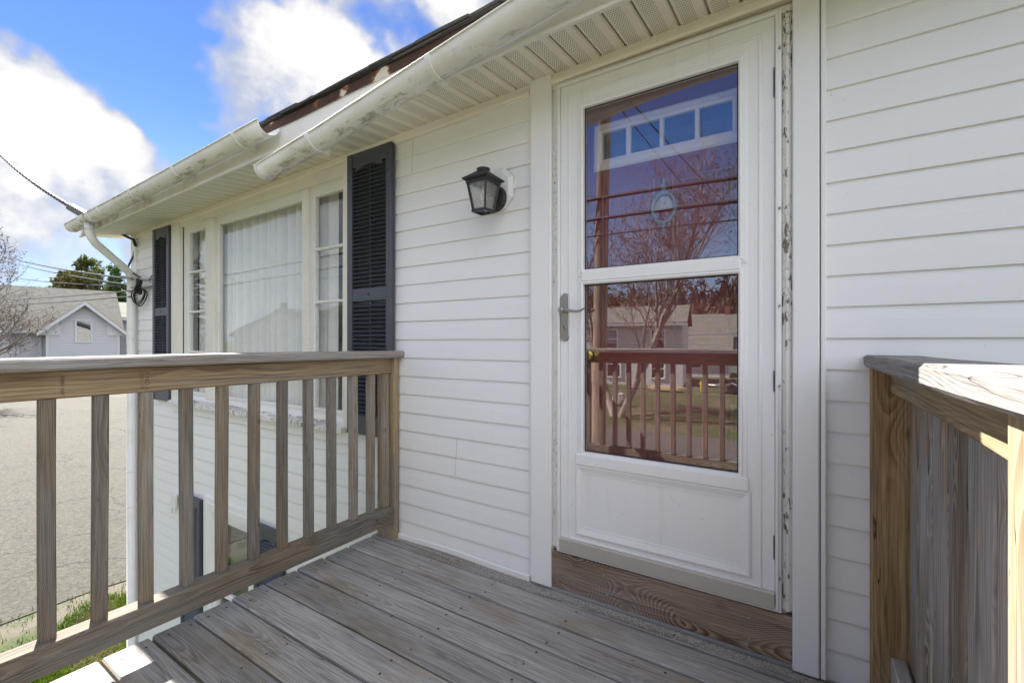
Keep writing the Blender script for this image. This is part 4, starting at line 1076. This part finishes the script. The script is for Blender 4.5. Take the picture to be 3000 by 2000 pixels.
mb.f += [(0, 1, 2, 3), (12, 13, 14, 15)]; mb.build('sleeve', 'conduit_grey', sv)
D_ = unp(392, 703, 4.55)
MB().tube([C_, C_.lerp(D_, .3) + Vector((0, 0, .004)), C_.lerp(D_, .7), D_, unp(397, 720, 4.6)], .013, 7).build('lead_in', 'cable_black', sv, smooth=True)
MB().tube([unp(398, 720, 4.62), unp(391, 750, 4.62), unp(378, 775, 4.60), unp(375, 785, 4.60), unp(390, 800, 4.55), unp(410, 812, 4.45)], .009, 6).build('lead_down', 'cable_black', sv, smooth=True)
AN = unp(412, 818, 4.42)
for (u0, v0, s0, u1, v1, r_, lab) in [(0, 706, 11, 392, 818, .009, 'uppermost thin black line from the left to the downspout hook'), (0, 720, 12, 360, 832, .007, 'second thin black line sloping from the left to the downspout'),
                                     (0, 770, 13, 358, 838, .006, 'third thin black line from the left, just above the leafy trees'), (0, 866, 12, 384, 852, .006, 'upper near-level black line crossing the neighbour house roof'), (0, 882, 13, 384, 868, .006, 'lower near-level black line crossing the neighbour house roof')]:
    p0 = unp(u1, v1, 4.45); p1 = unp(u0, v0, s0); far = p0 + (p1 - p0) * 2.6
    cable('telephone_line', sagline(far, p0, .35 if v0 < 800 else .12, 24), r_, lab, group='lines to the house corner')
coil = empty('cable_coil', (-5.5, -.06, 1.45), 'coils of black cable hung on hooks by the downspout', 'cable')
mb = MB()
def loopc(c, ry, rz2, tilt, n=26, r_=.0085):
    return [Vector((c[0] + ry * math.cos(2 * math.pi * i / n) + .02 * math.sin(2 * math.pi * i / n), c[1] + .008 * math.sin(4 * math.pi * i / n) + tilt * math.cos(2 * math.pi * i / n), c[2] + rz2 * math.sin(2 * math.pi * i / n))) for i in range(n + 1)]
c1 = unp(412, 872, 4.45); c2 = unp(412, 842, 4.42)
for k_, (ry, rz2) in enumerate(((.082, .083), (.07, .08), (.088, .074))): mb.tube(loopc(c1 + Vector((0, -.012 * k_, .008 * k_)), ry, rz2, .02), .0058, 6)
for k_, (ry, rz2) in enumerate(((.05, .066), (.045, .058), (.054, .062), (.048, .07))): mb.tube(loopc(c2 + Vector((0, -.010 * k_, .004 * k_)), ry, rz2, -.02), .0068, 6)
mb.build('coils', 'cable_black', coil, smooth=True)
mb = MB(); hk = unp(428, 822, 4.40)
mb.tube([hk + Vector((.10, .03, .01)), hk, hk + Vector((-.10, -.05, .02))], .008, 6); mb.tube([hk + Vector((.08, .02, -.06)), hk + Vector((.02, .0, -.07)), hk + Vector((-.18, -.06, -.06))], .011, 6)
mb.tube([hk + Vector((.06, .03, .05)), hk + Vector((.05, .0, 0)), hk + Vector((.055, .02, -.02))], .007, 6); mb.tube([hk + Vector((-.12, -.07, .02)), hk + Vector((-.30, -.10, .05))], .013, 6)
mb.build('hooks', 'galv', coil, smooth=True)

# ------------------------------------------------------------------ neighbour house across the lot
def box_win(parent, x, y, z, w_, h, m='trim_grey', shade=True):
    """a sash window whose outer face lies in a wall facing -y (local)"""
    mb = MB(); mb.ring(x - w_ / 2, x + w_ / 2, z, z + h, [(0, y + .02), (0, y - .03), (.02, y - .05), (.11, y - .05), (.11, y + .0)])
    f = mb.build('window', m, parent)
    MB().box(x - w_ / 2, x + w_ / 2, y - .02, y + .01, z + h / 2 - .03, z + h / 2 + .03).build('meeting_rail', m, f)
    MB().box(x - w_ / 2 + .001, x + w_ / 2 - .001, y - .004, y - .002, z + .001, z + h / 2 - .031).build('pane', 'far_glass', f)
    MB().box(x - w_ / 2 + .001, x + w_ / 2 - .001, y - .004, y - .002, z + h / 2 + .031, z + h - .001).build('pane', 'far_glass', f)
    MB().box(x - w_ / 2, x + w_ / 2, y + .012, y + .018, z, z + h).build('blind' if shade else 'dark_interior', 'dark_room', f)
    if shade: MB().box(x - w_ / 2 + .01, x + w_ / 2 - .01, y + .002, y + .006, z + h * .55, z + h - .002).build('roller_shade', 'trim_grey', f)
    return f
def gable(parent, x0, x1, y0, y1, z0, ze, zr, wallm, roofm, trim, ridge='x', over=.3, th=.12, xr=None):
    """walls with a gabled roof; ridge along x or y"""
    mb = MB(); mb.box(x0, x1, y0, y1, z0, ze)
    if ridge == 'x':
        ym = (y0 + y1) / 2
        for gx in (x0, x1): mb.add([(gx, y0, ze), (gx, y1, ze), (gx, ym, zr)], [(0, 1, 2)])
    else:
        xm = (x0 + x1) / 2
        for gy in (y0, y1): mb.add([(x0, gy, ze), (x1, gy, ze), (xm, gy, zr)], [(0, 1, 2)])
    wl = mb.build('wall', wallm, parent)
    rb = MB()
    def slab(a, b, c, d):
        n = (Vector(b) - Vector(a)).cross(Vector(d) - Vector(a)).normalized()
        if n.z < 0: n = -n
        q = [Vector(p) for p in (a, b, c, d)]; o = len(rb.v)
        rb.v += [tuple(p) for p in q] + [tuple(p + n * th) for p in q]
        rb.f += [(o, o + 3, o + 2, o + 1), (o + 4, o + 5, o + 6, o + 7)] + [(o + i, o + (i + 1) % 4, o + 4 + (i + 1) % 4, o + 4 + i) for i in range(4)]
    if ridge == 'x':
        ym = (y0 + y1) / 2; k_ = (zr - ze) / (ym - y0); zo = ze - k_ * over
        slab((x0 - over, y0 - over, zo), (x1 + over, y0 - over, zo), (x1 + over, ym, zr), (x0 - over, ym, zr)); slab((x0 - over, y1 + over, zo), (x1 + over, y1 + over, zo), (x1 + over, ym, zr), (x0 - over, ym, zr))
        MB().box(x0 - over, x1 + over, y0 - over - .05, y0 - over - .002, zo - .16, zo + .07).build('eave_board', trim, parent)
    else:
        xm = (x0 + x1) / 2; k_ = (zr - ze) / (xm - x0); zo = ze - k_ * over
        slab((x0 - over, y0 - over, zo), (x0 - over, y1 + over, zo), (xm, y1 + over, zr), (xm, y0 - over, zr)); slab((x1 + over, y0 - over, zo), (x1 + over, y1 + over, zo), (xm, y1 + over, zr), (xm, y0 - over, zr))
        for sx in (-1, 1):
            e = x0 - over if sx < 0 else x1 + over; yy = y0 - over
            MB().add([(e, yy - .045, zo - .14), (xm, yy - .045, zr - .14), (xm, yy - .045, zr + .13), (e, yy - .045, zo + .11), (e, yy - .003, zo - .14), (xm, yy - .003, zr - .14), (xm, yy - .003, zr + .13), (e, yy - .003, zo + .11)],
                     [(0, 1, 2, 3), (7, 6, 5, 4), (0, 4, 5, 1), (1, 5, 6, 2), (2, 6, 7, 3), (3, 7, 4, 0)]).build('rake_board', trim, parent)
    rb.build('roof', roofm, parent)
    return wl
nb0 = unp(247, 1000, 33.0)
ray_ang = math.atan2(-(nb0.x), nb0.y - CAM.y)
nb = empty('grey_house', (nb0.x, nb0.y, GZ), 'grey clapboard house with mossy roof and a small front gable', 'house', rz=ray_ang + R(4), local=True)
H0 = 2.3
gable(nb, -1.95, 1.95, 0, 8.0, 0, H0 + 2.02, H0 + 3.85, 'clapboard_grey', 'shingle_grey', 'trim_grey', 'y', .45)
gable(nb, -18, 2.0, 1.8, 10.4, 0, H0 + 2.1, H0 + 5.25, 'clapboard_grey', 'shingle_grey', 'trim_grey', 'x', .4)
gable(nb, 2.01, 8.5, 3.6, 9.8, 0, H0 + 3.1, H0 + 4.4, 'clapboard_dark', 'shingle_grey', 'trim_grey', 'x', .3)
for xx in (-1.95, 1.81): MB().box(xx, xx + .14, -.03, -.002, 0, H0 + 2.0).build('corner_board', 'trim_grey', nb)
MB().box(-2.25, -2.10, 1.755, 1.798, 0, H0 + 2.05).build('corner_board', 'trim_grey', nb)
for s_ in (-1, 1):
    MB().add([(s_ * 1.25, -.06, H0 + 1.55), (s_ * 2.35, -.06, H0 + 1.55), (s_ * 2.35, -.06, H0 + 1.66), (s_ * 1.25, -.06, H0 + 2.62), (s_ * 1.25, -.003, H0 + 1.55), (s_ * 2.35, -.003, H0 + 1.55), (s_ * 2.35, -.003, H0 + 1.66), (s_ * 1.25, -.003, H0 + 2.62)],
             [(0, 1, 2, 3), (7, 6, 5, 4), (0, 4, 5, 1), (1, 5, 6, 2), (2, 6, 7, 3), (3, 7, 4, 0)]).build('eave_return', 'trim_grey', nb)
box_win(nb, -.03, 0, H0 + 1.12, .72, 1.45); box_win(nb, -6.2, 1.8, H0 - .6, .8, 1.4); box_win(nb, -10.5, 1.8, H0 - .6, .8, 1.4)
box_win(nb, 3.4, 3.6, H0 + .9, 1.1, 1.1, 'trim_grey', False)
MB().box(-18.4, 2.35, 1.24, 1.38, H0 + 1.72, H0 + 1.84).build('eave_gutter', 'trim_grey', nb)

# ------------------------------------------------------------------ trees
def bare_tree(name, base, h, seed, label, lean=(0, 0), group=None, levels=5, spread=.55, budn=5, r0=None, stems=1, twm='bark_grey', th=.25, bud=.055):
    r = random.Random(seed); root = empty(name, base, label, 'tree', group)
    tb, bb, lf = MB(), MB(), MB()
    def grow(p, d, L, rad, lev):
        n = 4 if lev < 2 else 3; pts = [p]; rs = [rad]; dd = d.normalized()
        for i in range(n):
            j = Vector((r.gauss(0, 1), r.gauss(0, 1), r.gauss(0, .6))) * (.10 + .05 * lev)
            dd = (dd + j + Vector((0, 0, .10 if lev else .02))).normalized(); pts.append(pts[-1] + dd * L / n); rs.append(rad * (1 - .42 * (i + 1) / n) if lev < levels else rad * (1 - .7 * (i + 1) / n))
        (tb if lev == 0 else bb).tube(pts, rs, 8 if lev == 0 else (5 if lev < 3 else 3), cap=lev == 0)
        if lev >= levels:
            for i in range(budn):
                q = pts[r.randrange(1, len(pts))].lerp(pts[-1], r.random()); s_ = r.uniform(.6, 1.3) * bud
                a = Vector((r.gauss(0, 1), r.gauss(0, 1), r.gauss(.4, .8))).normalized(); b = a.cross(Vector((r.random(), r.random(), r.random() + .1))).normalized()
                lf.add([q, q + a * s_ + b * s_ * .35, q + a * s_ * 2, q + a * s_ - b * s_ * .35], [(0, 1, 2, 3)])
            return
        nc = (5, 4, 4, 4, 3, 3)[lev] if lev else 6
        for c in range(nc):
            t_ = (th + (1 - th) * (c + r.random()) / nc) if lev == 0 else .25 + .75 * (c + r.random()) / nc
            f = min(t_ * n, n - .001); i = int(f); q = pts[i].lerp(pts[i + 1], f - i)
            ang = 2 * math.pi * (c * .38 + r.random() * .2); sp = spread * r.uniform(.7, 1.35) * (1.1 if lev else 1.25 - .7 * t_)
            ax = dd.cross(Vector((math.cos(ang), math.sin(ang), .3))).normalized(); nd = (dd * math.cos(sp) + ax * math.sin(sp))
            grow(q, nd, L * r.uniform(.52, .74) * (1.0 if lev else 1 - .3 * t_), max(.004, rs[min(i, len(rs) - 1)] * r.uniform(.45, .62)), lev + 1)
        grow(pts[-1], dd, L * .6, rs[-1] * .9, lev + 1)
    for s_ in range(stems):
        a = 2 * math.pi * s_ / max(1, stems) + .4; k_ = .32 if stems > 1 else 0
        grow(Vector(base) + Vector((math.cos(a), math.sin(a), 0)) * (.2 if stems > 1 else 0), Vector((lean[0] + k_ * math.cos(a), lean[1] + k_ * math.sin(a), 1)), h * .42, r0 or h * .02, 0)
    tb.build('trunk', twm, root, smooth=True); bb.build('branches', twm, root); lf.build('buds', 'bud_red', root)
    return root
def leafy(name, base, h, w_, seed, lm, label, conical=False, n=4200, ls=.22, group=None):
    r = random.Random(seed); root = empty(name, base, label, 'tree', group); b = Vector(base)
    MB().tube([b, b + Vector((.1, 0, h * .4)), b + Vector((0, .1, h * .85))], [h * .022, h * .016, .03], 8).build('trunk', 'bark_grey', root, smooth=True)
    lobes = []
    for i in range(26):
        t_ = r.random() ** .8; z = h * (.18 + .74 * t_); rr = w_ * (1 - t_) * .95 + .12 if conical else w_ * math.sqrt(max(.05, 1 - (2 * t_ - .9) ** 2 * .8)); a = r.random() * 6.283; q = rr * r.random() ** .5 * .75
        lobes.append((Vector((q * math.cos(a), q * math.sin(a), z)), (.18 + .16 * r.random()) * w_ * (1.25 - .6 * t_)))
    lobes.append((Vector((0, 0, h * .93)), w_ * .18)); lobes.append((Vector((0, 0, h * .82)), w_ * .25))
    mb = MB()
    for i in range(n):
        c, rad = lobes[r.randrange(len(lobes))]
        d = Vector((r.gauss(0, 1), r.gauss(0, 1), r.gauss(0, .8))).normalized() * rad * (r.random() ** .33) * r.uniform(.8, 1.25); p = b + c + d; s_ = ls * r.uniform(.5, 1.2)
        u_ = Vector((r.gauss(0, 1), r.gauss(0, 1), r.gauss(0, .6))).normalized(); v_ = u_.cross(Vector((r.gauss(0, 1), r.gauss(0, 1), r.gauss(0, 1)))).normalized()
        mb.add([p - u_ * s_, p + v_ * s_ * .5, p + u_ * s_, p - v_ * s_ * .5], [(0, 1, 2, 3)])
    mb.build('crown', lm, root); 
    br = MB()
    for c, rad in lobes[::2]: br.tube([b + Vector((0, 0, c.z * .6)), b + c], [.07, .03], 4, cap=False)
    br.build('branches', 'bark_grey', root)
    return root
def spruce(name, base, h, w_, seed, label):
    r = random.Random(seed); root = empty(name, base, label, 'tree'); b = Vector(base)
    MB().tube([b, b + Vector((0, 0, h))], [h * .018, .02], 8).build('trunk', 'bark_grey', root)
    mb = MB()
    for i in range(int(h * 26)):
        t_ = r.random(); z = h * (.08 + .92 * t_); L = w_ * (1 - t_) * r.uniform(.65, 1.1) + .1; a = r.random() * 6.283; dv = Vector((math.cos(a), math.sin(a), -.25)); sv_ = Vector((-math.sin(a), math.cos(a), 0))
        for k_ in range(5):
            q = b + Vector((0, 0, z)) + dv * L * (k_ + 1) / 5; s_ = .16 + .3 * L * (1 - k_ / 6) * .35
            mb.add([q - dv * L / 5, q + sv_ * s_ + Vector((0, 0, -.12)), q + dv * .15, q - sv_ * s_ + Vector((0, 0, -.12))], [(0, 1, 2, 3)])
    mb.build('crown', 'needle', root); return root
g0 = lambda p: (p.x, p.y, GZ)
bare_tree('budding_tree', g0(unp(-120, 1000, 22)), 12.2, 11, 'leafless tree with red buds reaching in from the left edge', lean=(.16, .06), levels=5, spread=.62, bud=.055, budn=2)
leafy('maple_tree', g0(unp(205, 1000, 44)), 10.4, 3.2, 5, 'leaf_orange', 'small orange-tinged tree behind the grey house roof', n=2600, ls=.2, group='trees behind the grey house')
leafy('maple_tree', g0(unp(250, 1000, 47)), 12.6, 3.2, 6, 'leaf_olive', 'tallest rounded green tree behind the grey house gable', n=4200, ls=.22, group='trees behind the grey house')
leafy('maple_tree', g0(unp(290, 1000, 45)), 11.0, 2.8, 16, 'leaf_olive', 'middle yellow-green tree behind the grey house gable', n=3000, ls=.2, group='trees behind the grey house')
leafy('cedar_tree', g0(unp(335, 1000, 43)), 11.0, 3.0, 9, 'leaf_green', 'dark green pointed tree next to the downspout', True, n=4200, ls=.2, group='trees behind the grey house')
leafy('cedar_tree', g0(unp(378, 1000, 43)), 9.2, 2.6, 10, 'leaf_green', 'lower dark green tree half hidden by the downspout', True, n=3000, ls=.2, group='trees behind the grey house')
leafy('maple_tree', g0(unp(170, 1000, 52)), 10.0, 3.2, 12, 'leaf_orange', 'low brownish tree left of the others behind the grey roof', n=2400, ls=.2, group='trees behind the grey house')

# ------------------------------------------------------------------ across the road: what the door and window glass mirror
def mir(u, v, s):
    p = unp(u, v, s); return Vector((p.x, -.04 - p.y, p.z))
pb = mir(1757, 1000, 10.0)
pole = empty('utility_pole', (pb.x, pb.y, GZ), 'weathered utility pole mirrored at the left of the door glass', 'pole')
lean_ = .022
MB().tube([(pb.x - .05, pb.y, GZ - .2), (pb.x + .02, pb.y, 2.0), (pb.x + .19, pb.y, 9.6)], [.165, .150, .115], 16).build('shaft', 'pole_wood', pole, smooth=True)
mb = MB(); mb.box(pb.x - 1.0, pb.x + 1.3, pb.y - .06, pb.y + .06, 8.7, 8.82); mb.build('crossarm', 'pole_wood', pole)
mb = MB()
for q in (-.9, -.4, .7, 1.2): mb.lathe([(.02, 8.82), (.05, 8.86), (.05, 8.9), (.03, 8.95)], 8, (pb.x + q, pb.y, 0))
mb.build('insulator', 'galv', pole)
for (z, r_, sag, lab) in ((4.20, .040, .35, 'upper thick bundled cable on the utility pole'), (3.76, .038, .32, 'middle thick bundled cable on the utility pole'), (3.40, .016, .25, 'thin lower cable on the utility pole'), (8.95, .010, .7, 'high power line on the utility pole')):
    pts = []
    for (x0_, x1_) in ((-44, pb.x), (pb.x, 36)):
        for i in range(22):
            t_ = i / 22; x = x0_ + (x1_ - x0_) * t_; pts.append((x, pb.y + .16 + .02 * math.sin(x * 3.1), z - sag * 4 * t_ * (1 - t_) + .015 * math.sin(x * 5.3)))
    cable('overhead_cable', pts, r_, lab, n=7, group='cables along the road')
for (a, b, r_, lab) in ((mir(1812, 313, 9.8), mir(2260, 806, 46), .012, 'thin drop line falling across the mirrored sky'), (mir(1846, 295, 9.8), mir(2260, 700, 46), .018, 'wavy drop line looping across the mirrored sky')):
    cable('drop_line', sagline(a, b, .5, 24), r_, lab, group='drop lines over the road')
tb_ = mir(1808, 1215, 20.5)
bare_tree('yard_tree', (tb_.x, tb_.y, GZ), 14.0, 23, 'many-stemmed bare tree mirrored in the door glass', lean=(-.04, .0), levels=5, spread=.5, stems=2, r0=.17, twm='bark_wood', th=.3, bud=.05, budn=3)
def far_house(name, pos, rz, dims, wallm, roofm, label, wins, group='houses across the road', chimney=False, ridge='x'):
    e = empty(name, (pos.x, pos.y, GZ), label, 'house', group, rz=rz, local=True); wx, dy_, ze, zr = dims
    gable(e, -wx / 2, wx / 2, 0, dy_, 0, ze, zr, wallm, roofm, 'trim_grey', ridge, .35)
    for (x, z, w_, h) in wins: box_win(e, x, 0, z, w_, h, 'metal_white', False)
    if chimney: MB().box(.8, 1.4, dy_ / 2 - .3, dy_ / 2 + .3, zr - .6, zr + 1.0).build('chimney', 'brick_red', e)
    return e
q = mir(1850, 1000, 36); far_house('white_farmhouse', q, math.pi - .15, (7.6, 7, 4.9, 6.3), 'clapboard_white', 'shingle_grey', 'two storey white house behind the mirrored bare tree', [(-2, 2.9, .9, 1.4), (1.6, 2.9, .9, 1.4), (-2, .6, .9, 1.4), (1.4, .6, 1.0, 2.0)])
q = mir(2045, 1000, 44); far_house('white_garage', q, math.pi - .1, (5.4, 6, 2.5, 3.9), 'clapboard_white', 'shingle_grey', 'low white garage mirrored in the middle of the door glass', [(.2, .9, .9, .9)])
q = mir(2160, 1000, 50); far_house('hill_house', q, math.pi - .1, (9.5, 8, 4.3, 6.6), 'clapboard_dark', 'shingle_grey', 'grey house with chimney at the right of the door reflection', [(-2.5, 2.2, .9, 1.3), (2.5, 2.2, .9, 1.3)], chimney=True)
q = mir(700, 1000, 46); far_house('corner_house', q, math.pi + .55, (9, 8, 4.2, 6.6), 'clapboard_white', 'shingle_grey', 'white house mirrored in the big window pane', [(-2.5, 1.2, .9, 1.4), (1, 1.2, .9, 1.4)], chimney=True)
q = mir(840, 1000, 48); far_house('gabled_house', q, math.pi + .3, (7, 9, 4.0, 6.8), 'clapboard_white', 'shingle_grey', 'gable fronted house mirrored beside the sidelight', [(-1.5, 1.2, .9, 1.4), (1.5, 1.2, .9, 1.4)], ridge='y')
q = mir(572, 1000, 38); spruce('spruce_tree', (q.x, q.y, GZ), 11.5, 2.4, 3, 'tall dark spruce mirrored in the left sidelight')
# things lying on the lawn over the road
q = mir(1950, 1140, 31); lp = empty('lumber_pile', (q.x, q.y, GZ), 'low pile of pale boards lying on the mirrored lawn', 'lumber')
for i in range(4):
    for j in range(6 - i): MB().box(q.x - 1.0 + rnd.uniform(-.15, .15), q.x + 1.0 + rnd.uniform(-.2, .2), q.y - .4 + .14 * j + .07 * i, q.y - .4 + .14 * j + .07 * i + .12, GZ + .12 + .06 * i, GZ + .165 + .06 * i).build('plank', 'lumber', lp)
for dx_ in (-.7, .7): MB().box(q.x + dx_ - .06, q.x + dx_ + .06, q.y - .5, q.y + .5, GZ, GZ + .11).build('bearer', 'under_wood', lp)
q = mir(2140, 1130, 30); tw = empty('utility_trailer', (q.x, q.y, GZ), 'small flatbed trailer with white fenders and yellow jack on the mirrored lawn', 'trailer')
MB().box(q.x - .8, q.x + 1.4, q.y - .7, q.y + .7, GZ + .45, GZ + .55).build('bed', 'galv', tw)
for s_ in (-1, 1):
    MB().lathe([(.16, -.09), (.30, -.09), (.30, .09), (.16, .09)], 18, (q.x + .2, q.y + s_ * .82, GZ + .30), 'y').build('wheel', 'rubber', tw)
    mb = MB(); 
    for yy in (-.13, .13): mb.v += [(q.x + .2 + .40 * math.cos(math.pi * i / 10), q.y + s_ * .82 + yy, GZ + .33 + .38 * math.sin(math.pi * i / 10)) for i in range(11)]
    mb.f = [(i, i + 1, i + 12, i + 11) for i in range(10)]; mb.build('fender', 'metal_white', tw)
MB().tube([(q.x - .8, q.y - .5, GZ + .5), (q.x - 1.9, q.y, GZ + .5), (q.x - .8, q.y + .5, GZ + .5)], .05, 6).build('tongue', 'galv', tw); MB().tube([(q.x - 1.8, q.y + .05, GZ), (q.x - 1.8, q.y + .05, GZ + .75)], .06, 8).build('jack', 'yellow_paint', tw)
for dx_ in (-.4, .1, .6, 1.1): MB().lathe([(.18, -.3), (.2, -.28), (.2, .28), (.18, .3)], 12, (q.x + dx_, q.y, GZ + .76), 'y').build('barrel', 'rubber', tw)
q = mir(1814, 1170, 24); rb_ = MB(); 
for i in range(9):
    for j in range(6):
        a = 2 * math.pi * i / 9; b = math.pi * j / 5; k_ = 1 + rnd.uniform(-.15, .15); rb_.v.append((q.x + .45 * k_ * math.cos(a) * math.sin(b), q.y + .35 * k_ * math.sin(a) * math.sin(b), GZ + .3 + .42 * k_ * math.cos(b)))
for i in range(9):
    for j in range(5): i2 = (i + 1) % 9; rb_.f.append((i * 6 + j, i2 * 6 + j, i2 * 6 + j + 1, i * 6 + j + 1))
tag(rb_.build('boulder', 'stone_grey'), 'pale boulder at the foot of the mirrored bare tree', 'boulder')
# the far wood on the hill, one mass
fr = random.Random(4); wd_, pn = MB(), MB()
for i in range(900):
    x = fr.uniform(-120, 90); y = fr.uniform(-66, -125); z = hillz(x, y) - .3; h = fr.uniform(6, 10); b = Vector((x, y, z))
    wd_.tube([b, b + Vector((0, 0, h * .6))], [.14, .05], 3, cap=False)
    for k_ in range(22):
        t_ = fr.uniform(.3, 1); a = fr.random() * 6.283; L = h * .32 * fr.uniform(.4, 1); q = b + Vector((0, 0, h * .75 * t_)); e = q + Vector((math.cos(a) * L * .6, math.sin(a) * L * .6, L)); s_ = Vector((-math.sin(a), math.cos(a), 0)) * .10
        wd_.add([q - s_, q + s_, e + s_ * 2, e - s_ * 2], [(0, 1, 2, 3)])
for i in range(150):
    x = fr.uniform(-120, 90); y = fr.uniform(-96, -135); b = Vector((x, y, hillz(x, y) - .3)); h = fr.uniform(9, 14)
    for k_ in range(46):
        t_ = fr.uniform(.25, 1); a = fr.random() * 6.283; L = (1 - t_) * 3.4 + .5; q = b + Vector((0, 0, h * t_)); d = Vector((math.cos(a), math.sin(a), -.1)); s_ = Vector((-d.y, d.x, 0)) * L * .4
        pn.add([q, q + d * L * .6 + s_, q + d * L, q + d * L * .6 - s_], [(0, 1, 2, 3)])
fo = tag(wd_.build('woods', 'forest_brown'), 'bare brown woods covering the far hillside', 'woods', kind='stuff'); tag(pn.build('pine_woods', 'needle'), 'dark pines along the top of the far hill', 'woods', kind='stuff')

# ------------------------------------------------------------------ grass at the side of the house
gr_ = random.Random(9); gb, st_ = MB(), MB()
def blade(mbx, x, y, h, w_, flat=0.0):
    a = gr_.random() * 6.283; l = gr_.uniform(.25, .9) * h + flat; dx_, dy_ = math.cos(a), math.sin(a)
    p = (x, y, GZ); o = len(mbx.v)
    mbx.v += [(x - dy_ * w_, y + dx_ * w_, GZ), (x + dy_ * w_, y - dx_ * w_, GZ), (x + dx_ * l * .4 + dy_ * w_ * .7, y + dy_ * l * .4 - dx_ * w_ * .7, GZ + h * .65), (x + dx_ * l * .4 - dy_ * w_ * .7, y + dy_ * l * .4 + dx_ * w_ * .7, GZ + h * .65), (x + dx_ * l, y + dy_ * l, GZ + h * gr_.uniform(.75, 1.0))]
    mbx.f += [(o, o + 1, o + 2, o + 3), (o + 3, o + 2, o + 4)]
for i in range(76000):
    x = gr_.uniform(-8.2, -5.3) if i % 5 else gr_.uniform(-8.2, -2.2); y = gr_.uniform(-1.7, 1.0) if i % 5 else gr_.uniform(-3.4, 1.4)
    if x > -5.85 and y > -.06: continue
    dens = min(1, max(0, (x + 7.72 + .22 * math.sin(y * 2.3) + .14 * math.sin(y * 5.1 + 1)) / .55))
    if gr_.random() > .03 + .97 * dens: continue
    patch = math.sin(x * 4.1 + 2 * math.sin(y * 1.7)) * math.sin(y * 3.7 + 1.3 * math.sin(x * 2.3))
    if patch > .55 and gr_.random() < .7: blade(st_, x, y, gr_.uniform(.015, .05), .003, .03)
    else: blade(gb, x, y, gr_.uniform(.025, .07), gr_.uniform(.003, .0055))
tag(gb.build('grass', 'grass_blade'), 'fresh green grass between the house and the parking lot', 'grass', kind='stuff'); tag(st_.build('dry_grass', 'straw'), 'dry straw coloured grass scattered through the green', 'grass', kind='stuff')

for o in bpy.data.objects:
    if '_o' in o: del o['_o']
